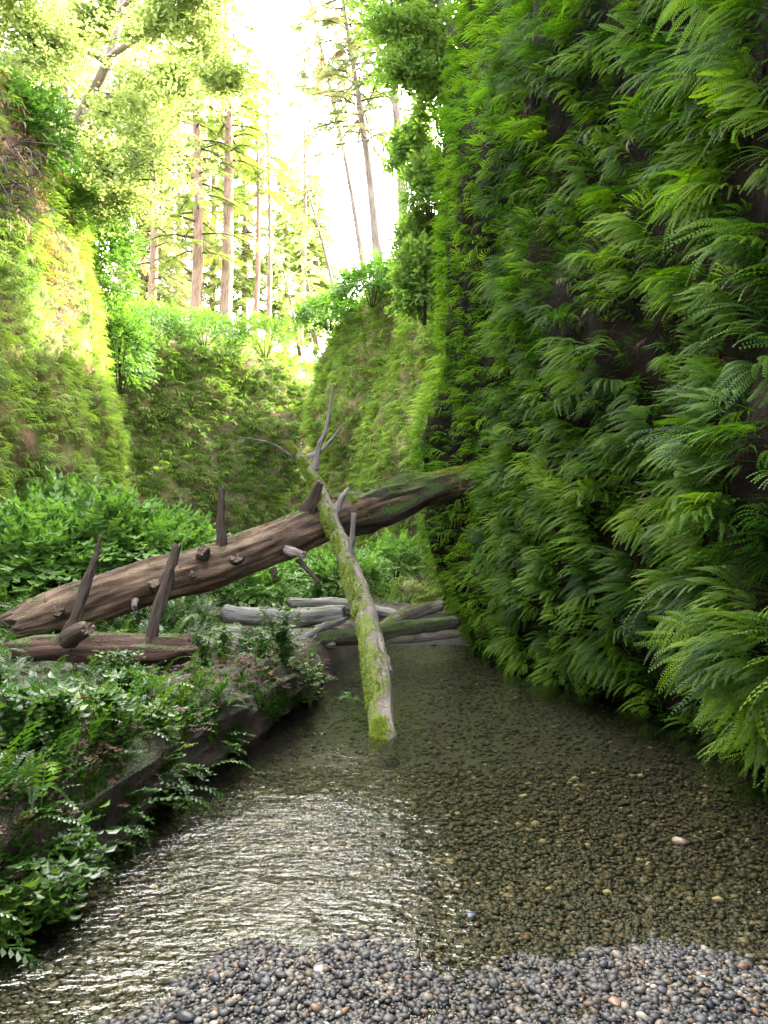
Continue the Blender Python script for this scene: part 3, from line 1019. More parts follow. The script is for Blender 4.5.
# mossy dark outer bark towards the right end, a shell a little proud of the trunk
i0 = int(len(BP) * 0.60)
snag(e, [tuple(p) for p in BP[i0::8]], [r * 1.04 for r in BR[i0::8]], 'log_end_moss', 'mossy_bark', 'dark moss-covered bark on the right end of the trunk', around=40, step=0.06)
moss_on(e, BP, BT, BR, 2600, (0, -0.3, 1), M['moss_leaf'], 1.5, 0.02, 0.06, 0.62, 1.0)
for a, b, r0, r1, lab in [((221, 553, 10.95), (222, 488, 11.0), .07, .035, 'upright dead stub on top of the trunk'),
                          ((306, 516, 11.9), (320, 482, 11.75), .10, .055, None),
                          ((285, 549, 11.5), (305, 555, 11.15), .07, .045, 'short pale broken stub'),
                          ((298, 560, 11.65), (320, 583, 11.4), .04, .022, None),
                          ((203, 556, 10.55), (202, 550, 10.45), .085, .07, None),
                          ((237, 560, 10.95), (237, 557, 10.80), .085, .07, None),
                          ((155, 588, 10.05), (153, 583, 9.95), .07, .06, None),
                          ((57, 612, 9.25), (58, 611, 9.12), .065, .055, None),
                          ((192, 574, 10.4), (192, 575, 10.3), .04, .03, None),
                          ((135, 600, 9.85), (135, 608, 9.72), .035, .03, 'small white broken knot'),
                          ((272, 570, 11.35), (274, 578, 11.3), .05, .03, None)]:
    A, B = at(*a), at(*b)
    mid = (A + B) / 2 + Vector((random.gauss(0, .01), 0, random.gauss(0, .01)))
    snag(e, [A, mid, B], [r0, (r0 + r1) / 2, r1], 'twig' if lab and ('pale' in lab or 'white' in lab) else 'stub', label=lab)

# the leaning mossy log
e = empty('leaning_log', (0, 0, 0), 'slender mossy log leaning from the water up across the thick trunk', 'leaning log')
ll = [(384, 750, 7.0), (384, 741, 7.15), (382, 725, 7.35), (377, 679, 8.0), (370, 633, 9.0), (357, 591, 9.9), (343, 549, 10.9), (329, 517, 11.6), (315, 482, 12.35), (303, 462, 12.75), (291, 445, 13.1)]
pts = [at(*p) for p in ll]
rad = [.05, .098, .104, .125, .128, .132, .125, .115, .10, .08, .05]
o, LP, LT, LR = tube('trunk', pts, rad, M['log_moss'], e, M['end'], around=36, step=0.035, rough=0.14, lump=0.16, jag1=0.15, seed=9)
moss_on(e, LP, LT, LR, 5000, (-0.8, -0.5, 0.35), M['moss_leaf'], 1.3, 0.012, 0.032, 0.0, 1.0)
for pl, rl, mt, nm, lab in [([(315, 470, 12.5), (318, 450, 12.5), (327, 425, 12.5), (333, 386, 12.55)], [.05, .04, .03, .012], 'twig', 'branch', 'tall bare grey branch rising from the top of the log'),
                       ([(305, 458, 12.85), (325, 447, 13.0), (345, 422, 13.1)], [.035, .028, .01], 'twig', 'branch', None),
                       ([(336, 513, 11.65), (341, 500, 11.7), (348, 488, 11.8)], [.045, .04, .025], 'twig', 'branch', None),
                       ([(350, 560, 10.6), (352, 540, 10.55), (354, 513, 10.5)], [.045, .038, .03], 'twig', 'branch', 'pale upright stub halfway down the log'),
                       ([(294, 458, 12.95), (270, 443, 12.8), (235, 437, 12.6)], [.02, .014, .005], 'twig', 'branch', None),
                       ([(370, 620, 9.2), (378, 642, 8.7), (388, 668, 8.2), (391, 672, 8.1)], [.05, .045, .035, .02], 'log_moss', 'branch', None)]:
    snag(e, [at(*p) for p in pl], rl, mt, nm, lab, jag=0.02)
# small bracket fungi
b = TB()
for k in range(34):
    i = int(rng.integers(int(len(LP) * .42), int(len(LP) * .82)))
    T = LT[i]; d = nrm(np.array([-0.9, -0.5, rng.normal(0.0, .25)])); d = nrm(d - T * (d @ T))
    c = LP[i] + d * LR[i] * 0.98
    s_ = nrm(np.cross(d, np.array([0, 0, 1.0]))); w = rng.uniform(.012, .026)
    u = np.array([0, 0, w * .35])
    b.quad(c - s_ * w + u, c + d * w * 1.3 - s_ * w * .6 + u, c + d * w * 1.3 + s_ * w * .6 + u, c + s_ * w + u)
    b.quad(c - s_ * w - u, c + d * w * 1.2 - s_ * w * .6, c + d * w * 1.2 + s_ * w * .6, c + s_ * w - u)
    b.quad(c + d * w * 1.3 - s_ * w * .6 + u, c + d * w * 1.2 - s_ * w * .6, c + d * w * 1.2 + s_ * w * .6, c + d * w * 1.3 + s_ * w * .6 + u)
V, T = b.done()
link_mesh('bracket_fungus', np_mesh('bracket_fungus', V, T), stone_mat('fungus', (0.6, 0.55, 0.45)), e)

# reddish rotten log in front of the big trunk with two leaning snags
e = empty('rotten_log', (0, 0, 0), 'reddish rotten log with two upright snags in front of the thick trunk', 'rotten log')
tube('trunk', [at(12, 652, 7.7), at(60, 648, 7.8), at(110, 650, 7.9), at(160, 650, 8.05), at(190, 648, 8.2)], [.10, .12, .14, .15, .12], M['wood_red'], e, M['end'], around=32, step=0.05, rough=0.3, lump=0.3, jag0=.2, jag1=.2, seed=2)
snag(e, [at(62, 652, 7.75), at(72, 628, 7.8), at(84, 592, 7.9), at(95, 560, 7.95), at(101, 535, 8.0)], [.095, .06, .045, .034, .008], 'stub', 'snag', 'bent dead snag with a sharp tip', jag=.1)
snag(e, [at(150, 645, 8.0), at(155, 622, 8.0), at(166, 585, 8.1), at(177, 545, 8.2)], [.075, .05, .052, .038], 'stub', 'snag', 'thick leaning snag broken square at the top', jag=.08)
snag(e, [at(68, 640, 7.6), at(80, 632, 7.4), at(88, 628, 7.3)], [.09, .075, .06], 'stub', 'snag')

# grey cut logs beyond
g = 'logs lying across the stream beyond the leaning log'
for nm, pl, rl, mt, lab in [
    ('driftwood_log', [(226, 614, 13.6), (290, 618, 13.2), (345, 613, 13.0)], [.14, .15, .13], 'wood_grey', 'pale grey flat-topped log behind the leafy bank, left of the leaning log'),
    ('driftwood_log', [(205, 632, 12.4), (270, 635, 12.0), (335, 642, 11.6)], [.08, .09, .08], 'wood_grey', 'thin grey log low in front of the flat-topped one'),
    ('driftwood_log', [(290, 603, 14.2), (350, 605, 14.0), (400, 616, 13.6)], [.09, .10, .08], 'wood_grey', 'slim bleached log running behind the leaning log'),
    ('mossy_log', [(318, 640, 11.6), (375, 634, 11.9), (455, 622, 12.8)], [.10, .13, .10], 'log_end_moss', 'dark mossy log crossing the stream right of the leaning log'),
    ('mossy_log', [(378, 632, 12.6), (405, 615, 13.1), (440, 606, 13.6)], [.09, .12, .09], 'log_moss', 'bright mossy forked log heaped above the dark one'),
    ('mossy_log', [(383, 641, 11.9), (420, 638, 12.2), (458, 634, 12.7)], [.05, .06, .05], 'log_moss', 'small mossy log lying lowest at the end of the pool'),
    ('driftwood_log', [(300, 642, 11.4), (322, 628, 12.0), (345, 620, 12.4)], [.05, .055, .04], 'wood_grey', 'short grey pole propped against the leaning log')]:
    o, PP, TT, RR = tube(nm, [at(*p) for p in pl], rl, M[mt], None, M['end'], around=24, step=0.06, rough=0.15, lump=0.25, jag0=.1, jag1=.1, seed=random.random() * 50)
    tag(o, lab, 'log', g)
    if 'moss' in mt:
        pass

# the long rotten log that forms the left bank edge
bp_ = [(-2.45, 1.6, .10), (-2.12, 2.8, .12), (-1.9, 3.8, .16), (-1.75, 5.0, .19), (-1.55, 6.2, .20), (-1.3, 7.4, .20), (-1.1, 8.6, .18), (-0.85, 9.6, .12)]
o, KP, KT, KR = tube('bank_log', bp_, [.42, .42, .40, .40, .36, .31, .26, .16], M['bank_log'], None, M['end'], around=72, step=0.04, rough=0.24, rscale=3.4, lump=0.32, jag1=.2, seed=17)
tag(o, 'huge rotten dark log forming the left bank, ferns growing over it', 'bank log')
moss_on(o, KP, KT, KR, 7000, (0.9, -0.1, 0.4), M['fern_dark'], 1.5, 0.010, 0.035)


# ---------------------------------------------------------------- plants of the bank
def sword_fern(loc, s, n, label, group, lod=0, mat='sword', face=None, spread=PI, temps=None):
    e = empty('sword_fern', loc, label, 'sword fern', group)
    T = SW0 if lod == 0 else SW1
    for k in range(n):
        a = (face or 0) + (k / n * 2 - 1) * spread + random.gauss(0, .15)
        tv, tt = T[int(rng.integers(0, len(T)))]
        o = link_mesh('frond', np_mesh('frond', tv, tt), M[mat], e)
        o.scale = (s * random.uniform(.75, 1.15),) * 3
        o.rotation_euler = (random.gauss(0, .2), random.gauss(-.15, .25), a)
    return e


def leafy_plant(loc, h, ns, label, group, mat='herb', leaf=0.07, spread=0.5, name='leafy_plant', cat='plant'):
    """several stems carrying broad leaves"""
    e = empty(name, loc, label, cat, group)
    stems, Ps, Xs = [], [], []
    for k in range(ns):
        a = random.random() * 2 * PI; r = random.uniform(.1, 1) * spread * h
        top = np.array([math.cos(a) * r, math.sin(a) * r, h * random.uniform(.6, 1.05)])
        c = catmull([(0, 0, -.03), tuple(top * [.3, .3, .55]), tuple(top)], 9)
        stems.append(tube_tris([tuple(q) for q in c[::4]], [.005, .004, .002], around=4, step=.06))
        for q in range(2, 9):
            for _ in range(2):
                az = random.random() * 2 * PI
                Ps.append(c[q]); Xs.append((math.cos(az), math.sin(az), random.gauss(.1, .25)))
    V, T = merge(stems)
    link_mesh('stem', np_mesh('stem', V, T), M['stub'], e)
    P = np.array(Ps); X = np.array(Xs); n = len(P)
    Mx, _ = frames(P, X, np.tile([0, 0, 1.0], (n, 1)) + rng.normal(0, .2, (n, 3)), rng.uniform(.7, 1.2, n) * leaf / 0.07)
    scatter('foliage', [sprig(trng, 0.09, 0.065, 2, 0.62) for _ in range(5)], Mx, P, M[mat], e)
    return e


def bush(loc, rx, ry, rz, n, label, group, mat='bush', temps=None, name='bush', cat='bush', sc=(0.8, 1.3), hollow_=0.0):
    e = empty(name, loc, label, cat, group)
    temps = temps or SPRIG
    P, X = [], []
    sd = random.random() * 60
    while len(P) < n:
        d = rng.normal(0, 1, 3); d /= np.linalg.norm(d)
        if d[2] < -0.35: d[2] *= -1
        r = (1 + 0.75 * fbm(d[0] * 1.6 + sd, d[1] * 1.6, d[2] * 1.6, 3)) * random.uniform(.45, 1.0) ** 0.6
        if fbm(d[0] * 3 + sd, d[1] * 3 + 5, d[2] * 3, 2) < -0.16: continue
        P.append(d * [rx, ry, rz] * r + [0, 0, rz * .35]); X.append(d + [0, 0, -.25])
    P = np.array(P); X = np.array(X) + rng.normal(0, .45, (n, 3))
    Mx, _ = frames(P, X, np.tile([0, 0, 1.0], (n, 1)) + rng.normal(0, .15, (n, 3)), rng.uniform(*sc, n))
    st = []
    for k in range(6):
        q = P[int(rng.integers(0, n))]
        st.append(tube_tris([(q[0] * .1, q[1] * .1, -rz * .3), tuple(q * [.4, .4, .6]), tuple(q)], [.02, .012, .005], around=4, step=.2))
    V, T = merge(st)
    link_mesh('stem', np_mesh('stem', V, T), M['stub'], e)
    scatter('foliage', temps, Mx, P, M[mat], e)
    return e


def gz(x, y): return ground_h(x, y)


def bank_top(x, y):
    """height of the bank log or soil under x, y"""
    z = ground_h(x, y)
    i = np.argmin(np.abs(KP[:, 1] - y))
    dx = abs(x - KP[i, 0])
    if dx < KR[i]: z = max(z, KP[i, 2] + math.sqrt(KR[i] ** 2 - dx ** 2) * .95)
    return z


G1 = 'sword ferns on the left bank'
for px, py, d, s, n, lab in [
    (150, 690, 6.3, .75, 9, 'bright sword fern spreading over the bank behind the rotten edge log'),
    (95, 700, 5.6, .7, 8, 'sword fern on the bank beside the glossy broad leaves'),
    (225, 735, 6.4, .55, 7, 'sword fern arching from the bank log over the water'),
    (20, 700, 5.2, .8, 9, 'tall sword fern at the left edge of the bank'),
    (175, 655, 7.3, .6, 8, 'small sword fern just in front of the reddish rotten log'),
    (60, 660, 7.0, .5, 7, 'sword fern at the foot of the bent snag'),
    (352, 690, 8.8, .4, 6, 'small fern growing out of the water beside the leaning log'),
    (30, 800, 3.9, .4, 6, 'low sword fern on the nearest part of the bank log')]:
    p = at(px, py, d)
    z = max(bank_top(p.x, p.y), 0.02)
    sword_fern((p.x, p.y, z), s, n, lab, G1)

G2 = 'broad-leaved plants on the left bank'
k = 0
for px, py, d, h, ns, leaf, lab in [
    (45, 760, 4.3, .32, 9, .075, 'glossy round-leaved plant low on the nearest bank'),
    (75, 820, 3.9, .30, 8, .07, 'round-leaved plant hanging on the face of the bank log'),
    (110, 750, 4.8, .28, 8, .065, 'leafy plant in the middle of the bank log'),
    (20, 740, 4.2, .38, 9, .07, 'leafy plant at the left edge above the bank log'),
    (160, 770, 5.2, .22, 6, .06, 'round-leaved plant just over the water under the arching fern'),
    (285, 690, 8.4, .62, 16, .06, 'tall leafy nettle clump at the end of the bank beside the pool'),
    (310, 700, 8.7, .55, 12, .055, 'lower nettle clump at the corner of the bank by the pool'),
    (262, 668, 9.2, .38, 10, .055, 'nettle clump behind the end of the bank log'),
    (205, 665, 8.4, .45, 10, .055, 'leafy plant between the reddish log and the bank'),
    (120, 690, 7.0, .35, 9, .06, 'leafy plant in front of the thick leaning snag'),
    (50, 880, 3.55, .22, 6, .06, 'small leafy plant touching the water at the lower left'),
    (10, 870, 3.4, .25, 7, .06, 'small leafy plant in the lower left corner'),
    (222, 655, 9.3, .4, 8, .06, 'leafy plant behind the bank under the thick trunk'),
    (130, 715, 5.7, .25, 8, .06, 'leafy plant on the bank between two sword ferns'),
    (0, 690, 6.0, .5, 9, .06, 'leafy plant at the left edge before the reddish log')]:
    p = at(px, py, d)
    z = max(bank_top(p.x, p.y), 0.0) - .03
    leafy_plant((p.x, p.y, z), h, ns, lab, G2, leaf=leaf)

# ground cover over the bank and the canyon floor
P, X = [], []
while len(P) < 7600:
    y = random.uniform(3, 12) if random.random() < .6 else random.uniform(10, 27)
    x = random.uniform(-6, 0.6)
    if x > left_edge(y) - (0.15 if y < 12 else -.3): continue
    if y > 14 and x > -0.5 and random.random() < .8: continue
    if fbm(x * 1.2, y * 1.2, 4, 3) < -0.12: continue
    q = proj((x, y, .5))
    if q[0] < -420 or q[0] > 560: continue
    if 10 < y < 14.6 and 205 < q[0] < 450: continue
    # bare red brown wood of the bank log stays visible
    z = bank_top(x, y)
    if y < 9.8 and x > -2.1 and y > 6.0 and random.random() < .95: continue
    P.append((x, y, z + random.uniform(0, .10 if y < 10 else .35)))
n = len(P); P = np.array(P); a = rng.random(n) * 2 * PI
X = np.stack([np.cos(a), np.sin(a), rng.uniform(.2, 1.0, n)], 1)
Mx, _ = frames(P, X, np.tile([0, 0, 1.0], (n, 1)) + rng.normal(0, .2, (n, 3)), rng.uniform(.5, 1.1, n))
o = scatter('ground_cover', SPRIG_S + SW1[:2], Mx * np.where(P[:, 1] > 8, 1, .62)[:, None, None], P, M['herb'])
tag(o, 'low green herbs and small ferns covering the bank and canyon floor', 'ground cover', kind='stuff')
# plants on the face of the bank log
P, X = [], []
for _ in range(800):
    i = int(rng.integers(0, int(len(KP) * .62)))
    a = random.uniform(-0.5, 1.3)
    if fbm(KP[i, 1] * 2.2, a * 1.5, 2, 3) < 0.0: continue
    d = np.array([math.cos(a), -.15, math.sin(a)])
    P.append(KP[i] + d * KR[i]); X.append(d + rng.normal(0, .3, 3))
P = np.array(P); X = np.array(X); n = len(P)
Mx, _ = frames(P, X, np.tile([0, 0, 1.0], (n, 1)), rng.uniform(.4, .9, n))
o = scatter('bank_herbs', SPRIG_S + SW1[:1], Mx, P, M['herb'])
tag(o, 'small herbs and moss hanging on the face of the rotten bank log', 'ground cover', kind='stuff')

P, X = [], []
while len(P) < 1500:
    y = random.uniform(3.2, 10.5); x = left_edge(y) - random.uniform(0.05, 1.6)
    P.append((x, y, bank_top(x, y) + .01)); X.append((random.gauss(0, 1), random.gauss(0, 1), random.gauss(0, .15)))
P = np.array(P); X = np.array(X); n = len(P)
Mx, _ = frames(P, X, np.tile([0, 0, 1.0], (n, 1)) + rng.normal(0, .3, (n, 3)), rng.uniform(.3, .8, n))
o = scatter('leaf_litter', SPRIG_S, Mx, P, M['dead_frond'])
tag(o, 'dead brown leaves and twigs littering the left bank', 'leaf litter', kind='stuff')

# leafy bushes behind the big trunk on the left
G3 = 'leafy bushes behind the thick trunk'
for px, py, d, r_, n, lab in [(20, 575, 12.0, 1.0, 620, 'bright leafy bush at the left edge behind the thick trunk'),
                             (75, 560, 13.0, 1.15, 800, 'largest bright bush between the left wall and the thick trunk'),
                             (125, 560, 13.6, 1.0, 700, 'bright rounded bush above the bent snag'),
                             (160, 550, 14.2, .8, 480, 'bright bush at the right end of the bushes near the upright stub'),
                             (50, 520, 14.8, .9, 500, 'bush highest against the left wall')]:
    p = at(px, py + 14, d)
    bush((p.x, p.y, p.z - .3), r_, r_ * .8, r_ * .75, n, lab, G3, temps=SPRIG, sc=(1.2, 2.1))
G4 = 'low bushes on the canyon floor'
for px, py, d, r_, n, lab in [(345, 575, 16, .7, 320, 'low leafy bush under the thick trunk, right of the leaning log'),
                             (300, 580, 17, .8, 320, 'low leafy bush seen under the thick trunk, left of the leaning log'),
                             (255, 585, 15, .6, 260, 'low bush under the middle of the thick trunk'),
                             (395, 560, 18, .7, 260, 'low bush at the foot of the far right cliff')]:
    p = at(px, py, d)
    bush((p.x, p.y, max(p.z - .3, ground_h(p.x, p.y))), r_, r_, r_ * .6, n, lab, G4, temps=SPRIG, sc=(0.8, 1.4))

# bushes growing out of the cliffs
G5 = 'bushes growing on the cliff edges'
for px, py, d, r_, rz, n, mt, lab in [
    (440, 120, 18.0, .55, 1.1, 650, 'bush_dark', 'tall bush on the corner of the right cliff against the sky'),
    (430, 215, 18.0, .55, 1.0, 650, 'bush_dark', 'dark bush halfway up the corner of the right cliff'),
    (425, 310, 18.0, .6, 1.1, 1100, 'bush_dark', 'dark bush low on the corner of the right cliff'),
    (450, 20, 18.0, .8, 1.1, 800, 'bush_dark', 'bush above the corner of the right cliff at the top of view'),
    (425, 62, 18.6, .65, .7, 650, 'bush_dark', 'pale bush on the corner of the right cliff just under the rim tree'),
    (412, 170, 18.6, .5, .7, 520, 'bush_dark', 'bush on the cliff corner between the tall bush and the halfway one'),
    (420, 262, 18.8, .6, .8, 620, 'bush_dark', 'bush on the cliff corner level with the brow of the sloping cliff'),
    (372, 300, 23.5, 1.3, .7, 700, 'bush', 'bush on the brow of the sloping cliff beside the corner'),
    (330, 325, 26.5, 1.2, .6, 600, 'bush', 'bush on the lower brow of the sloping cliff'),
    (98, 300, 20.5, .9, 1.8, 900, 'bush', 'bright green bush in the cleft right of the left wall'),
    (120, 380, 21.5, .8, 1.5, 600, 'bush', 'green bush lower in the cleft beside the left wall'),
    (88, 210, 20.5, 1.1, 1.2, 700, 'bush', 'bush at the top of the cleft beside the left wall'),
    (20, 150, 15.5, 1.0, .9, 700, 'bush', 'bush hanging over the brow of the left wall'),
    (60, 225, 18.0, .8, .8, 500, 'bush', 'small bush on the brow of the left wall near its corner'),
    (150, 335, 29.0, 1.6, .8, 500, 'bush', 'bush on top of the back wall, left of the trees'),
    (265, 350, 31.0, 1.5, .9, 400, 'bush_dark', 'dry-looking bush on top of the back wall, right of the trees'),
    (205, 340, 30.0, 1.5, .7, 400, 'bush', 'bush on top of the back wall between the tree feet')]:
    p = at(px, py, d)
    bush(p, r_, r_, rz, int(n * 1.3), lab, G5, mat=mt, temps=SPRIG_S + CLUST[:2], sc=(0.8, 1.5))

# dry twigs hanging on the left wall
e = empty('dead_brush', (0, 0, 0), 'tangle of bare pinkish twigs hanging on the upper left wall', 'dead brush')
st = []
for k in range(70):
    a = at(random.uniform(-25, 30), random.uniform(130, 215), random.uniform(13.2, 14.6))
    q = a + Vector((random.uniform(-.1, .7), random.uniform(-.3, .3), random.uniform(-.9, .25)))
    m_ = (a + q) / 2 + Vector((random.gauss(0, .12), 0, random.gauss(.15, .1)))
    st.append(tube_tris([tuple(a), tuple(m_), tuple(q)], [.014, .010, .004], around=4, step=.15))
V, T = merge(st)
link_mesh('twig', np_mesh('twig', V, T), stone_mat('pink_twig', (0.40, 0.26, 0.24)), e)


# ---------------------------------------------------------------- trees
def conifer(base, h, r0, crown0, spread, label, group, mat='conifer', lean=(0, 0), bark_='tree_bark_red', nb=60, name='conifer', dens=1.0, sc=1.0):
    e = empty(name, base, label, 'tree', group)
    top = np.array([lean[0], lean[1], h])
    c = lambda t: np.array([top[0] * t + .15 * math.sin(t * 5) * (h / 20), top[1] * t, h * t])
    tube('trunk', [tuple(c(t)) for t in (0, .25, .5, .75, 1)], [r0, r0 * .8, r0 * .6, r0 * .38, r0 * .08], M[bark_], e, around=10, step=.6, rough=.15, lump=.15, seed=random.random() * 30)
    Ps, Xs, st = [], [], []
    for k in range(nb):
        t = crown0 + (1 - crown0) * (k + random.random()) / nb
        az = k * 2.4 + random.gauss(0, .4)
        L = spread * (1 - ((t - crown0) / (1 - crown0)) ** 1.3 * .85) * random.uniform(.45, 1.15)
        b0 = c(t)
        d = np.array([math.cos(az), math.sin(az), 0])
        pts = [b0 + d * L * s + np.array([0, 0, L * (.12 * s - .45 * s * s)]) for s in (0, .5, 1)]
        st.append(tube_tris([tuple(q) for q in pts], [.05 * r0 / .25, .03 * r0 / .25, .01], around=4, step=.5))
        m_ = int(L * 7 * dens) + 2
        for j in range(m_):
            s = .25 + .75 * (j + random.random()) / m_
            p = b0 + d * L * s + np.array([0, 0, L * (.12 * s - .45 * s * s)])
            a2 = az + random.choice((-1, 1)) * random.uniform(.2, 1.2)
            Ps.append(p); Xs.append((math.cos(a2), math.sin(a2), random.uniform(-.6, .1)))
    V, T = merge(st)
    link_mesh('branch', np_mesh('branch', V, T), M['stub'], e)
    P = np.array(Ps); n = len(P)
    Mx, _ = frames(P, np.array(Xs), np.tile([0, 0, 1.0], (n, 1)) + rng.normal(0, .2, (n, 3)), rng.uniform(.7, 1.5, n) * sc)
    scatter('crown', NEED, Mx, P, M[mat], e)
    return e


def leafy_tree(base, limbs, n, label, group, mat='maple', r0=.2, name='broadleaf_tree', temps=None, sz=(.9, 1.5), blob=1.3):
    """limbs: lists of world points; leaves in sprays around them"""
    e = empty(name, (0, 0, 0), label, 'tree', group)
    Ps = []
    tube('trunk', limbs[0], [r0 * (1 - .8 * i / (len(limbs[0]) - 1)) for i in range(len(limbs[0]))], M['tree_bark'], e, around=12, step=.25, rough=.15, lump=.15, seed=3)
    tw = []
    for lb in limbs:
        if lb is not limbs[0]:
            tube('limb', lb, [r0 * .38 * (1 - .8 * i / (len(lb) - 1)) for i in range(len(lb))], M['tree_bark'], e, around=8, step=.25, rough=.15, seed=5)
    allp = [catmull([tuple(p) for p in lb], 30) for lb in limbs[1:]]
    k = 0
    while len(Ps) < n:
        c = allp[int(rng.integers(0, len(allp)))]
        i = int(rng.integers(8, 30))
        a = rng.random() * 2 * PI; L = blob * random.uniform(.3, 1)
        d = np.array([math.cos(a) * L, math.sin(a) * L, random.gauss(0, .25) * L])
        if k < 220:
            tw.append(tube_tris([tuple(c[i]), tuple(c[i] + d * .5 + [0, 0, .05]), tuple(c[i] + d)], [.014, .009, .004], around=3, step=.3))
        k += 1
        for s in np.linspace(.25, 1.05, 5):
            Ps.append(c[i] + d * s + rng.normal(0, .10, 3) * [1, 1, .5])
    V, T = merge(tw)
    link_mesh('twig', np_mesh('twig', V, T), M['stub'], e)
    P = np.array(Ps[:n])
    X = rng.normal(0, 1, (n, 3)); X[:, 2] *= .3
    Mx, _ = frames(P, X, np.tile([0, 0, 1.0], (n, 1)) + rng.normal(0, .15, (n, 3)), rng.uniform(*sz, n))
    scatter('crown', temps or CLUST, Mx, P, M[mat], e)
    return e


GT = 'trees standing on the canyon rim'
# straight trunks on the back wall
for px, py, d, h, r_, c0, spr, lab, mt, nb, ln in [
    (195, 332, 33.5, 17, .26, .22, 2.6, 'conifer with a reddish trunk on the back wall, left of the pale straight one', 'conifer', 70, (-.2, 0)),
    (224, 334, 34.0, 19, .28, .42, 2.4, 'straight pale-trunked conifer in the middle of the back wall', 'conifer', 60, (0, 0)),
    (254, 340, 36.0, 15, .13, .45, 1.6, 'slim conifer right of the straight pale-trunked one', 'conifer', 40, (.1, 0)),
    (267, 342, 38.0, 14, .14, .5, 1.7, 'slim conifer second to the right of the pale-trunked one', 'conifer', 40, (0, 0)),
    (150, 330, 36.0, 16, .22, .12, 3.0, 'bushy sunlit conifer at the left of the back wall', 'redwood', 80, (0, 0)),
    (120, 310, 42.0, 20, .25, .1, 3.4, 'tall hazy conifer behind the cleft in the left wall', 'redwood', 80, (0, 0)),
    (300, 335, 44.0, 17, .16, .35, 2.0, 'thin hazy conifer far behind the dip in the rim', 'conifer', 50, (0.3, 0))]:
    p = at(px, py, d)
    conifer((p.x, p.y, p.z - .6), h, r_, c0, spr, lab, GT, mat=mt, nb=nb, lean=ln)
for px, d, h, r_, c0, spr, mt, lab in [
    (60, 46, 24, .3, .15, 4.0, 'maple', 'broad sunlit tree far behind the left wall'),
    (175, 50, 22, .25, .12, 3.6, 'redwood', 'washed-out conifer far behind the reddish trunk'),
    (210, 56, 24, .25, .2, 3.4, 'maple', 'washed-out tree far behind, between the two main trunks'),
    (242, 50, 17, .2, .1, 2.6, 'maple', 'low sunlit tree far behind the straight pale trunk'),
    (285, 52, 13, .18, .1, 2.2, 'maple', 'low pale tree far off in the dip of the rim'),
    (140, 44, 15, .2, .1, 3.0, 'maple', 'low sunlit tree at the left of the back wall'),
    (315, 48, 11, .15, .1, 2.0, 'maple', 'small pale tree far off right of the dip in the rim')]:
    p = at(px, 345, d)
    conifer((p.x, p.y, p.z - .6), h, r_, c0, spr, lab, GT, mat=mt, nb=110, sc=1.5, dens=1.5, name='background_tree')
# leaning thin saplings
for (a, b, d, lab) in [((336, 290), (295, 140), 29, 'thin bare sapling leaning left over the sloping cliff'),
                       ((300, 345), (278, 240), 31, 'short thin sapling leaning left beside the dip in the rim'),
                       ((318, 340), (300, 235), 33, 'thin sapling just right of the dip in the rim')]:
    A, B = at(*a, d), at(*b, d + .5)
    v = B - A
    conifer(A - Vector((0, 0, .4)), v.z + .4, .07, .35, .9, lab, GT, mat='maple', nb=26, lean=(v.x, v.y), name='sapling', bark_='tree_bark', sc=.7)
# tall leaning redwoods in front of the sky
for (a, b, d, r_, c0, spr, nb, lab, mt) in [((380, 250), (340, -40), 26, .17, .36, 2.3, 100, 'tall leaning conifer with brownish sprays before the bright sky', 'redwood'),
                                   ((405, 250), (383, -60), 25, .19, .5, 1.9, 60, 'tall conifer beside the corner of the right cliff', 'redwood'),
                                   ((365, 250), (300, -60), 29, .10, .40, 2.0, 80, 'thin conifer left of the two tall leaning ones', 'redwood')]:
    A, B = at(*a, d), at(*b, d + 1)
    v = (B - A) * 1.15
    conifer(A - Vector((0, 0, 1.0)), v.z + 1.0, r_, c0, spr, lab, GT, mat=mt, nb=nb, lean=(v.x, v.y), bark_='tree_bark', dens=1.3, sc=.75)

# maples leaning over from the left
A = lambda *t: tuple(at(*t))
leafy_tree(None, [[A(40, 215, 19), A(75, 130, 18.5), A(108, 62, 18), A(122, 0, 18), A(128, -90, 18)],
                  [A(105, 60, 18), A(150, 30, 17), A(200, 0, 16.5), A(240, -50, 16)],
                  [A(92, 95, 18), A(130, 100, 17), A(150, 140, 16.5), A(155, 180, 16)],
                  [A(75, 130, 18), A(40, 60, 17), A(10, 0, 16), A(-20, -40, 15)],
                  [A(108, 62, 18), A(60, 40, 17), A(20, 60, 16), A(-10, 100, 15)],
                  [A(120, 10, 18), A(160, -20, 17), A(210, 60, 17), A(230, 90, 17)],
                  [A(85, 110, 18), A(110, 170, 18), A(120, 215, 18)]],
           3200, 'leafy maple leaning from the left wall across the top of view', GT, sz=(.7, 1.3))
leafy_tree(None, [[A(20, 180, 24), A(30, 60, 24), A(40, -60, 24)],
                  [A(30, 60, 24), A(90, 30, 23), A(140, -20, 22)],
                  [A(25, 120, 24), A(90, 130, 23), A(150, 90, 22), A(190, 70, 21)],
                  [A(35, 0, 24), A(0, -20, 23), A(-40, -10, 22)],
                  [A(25, 120, 24), A(0, 90, 23), A(-40, 70, 22)]],
           2400, 'second maple behind the leaning one, washed out by sunlight', GT, sz=(1.0, 1.7), blob=1.8)
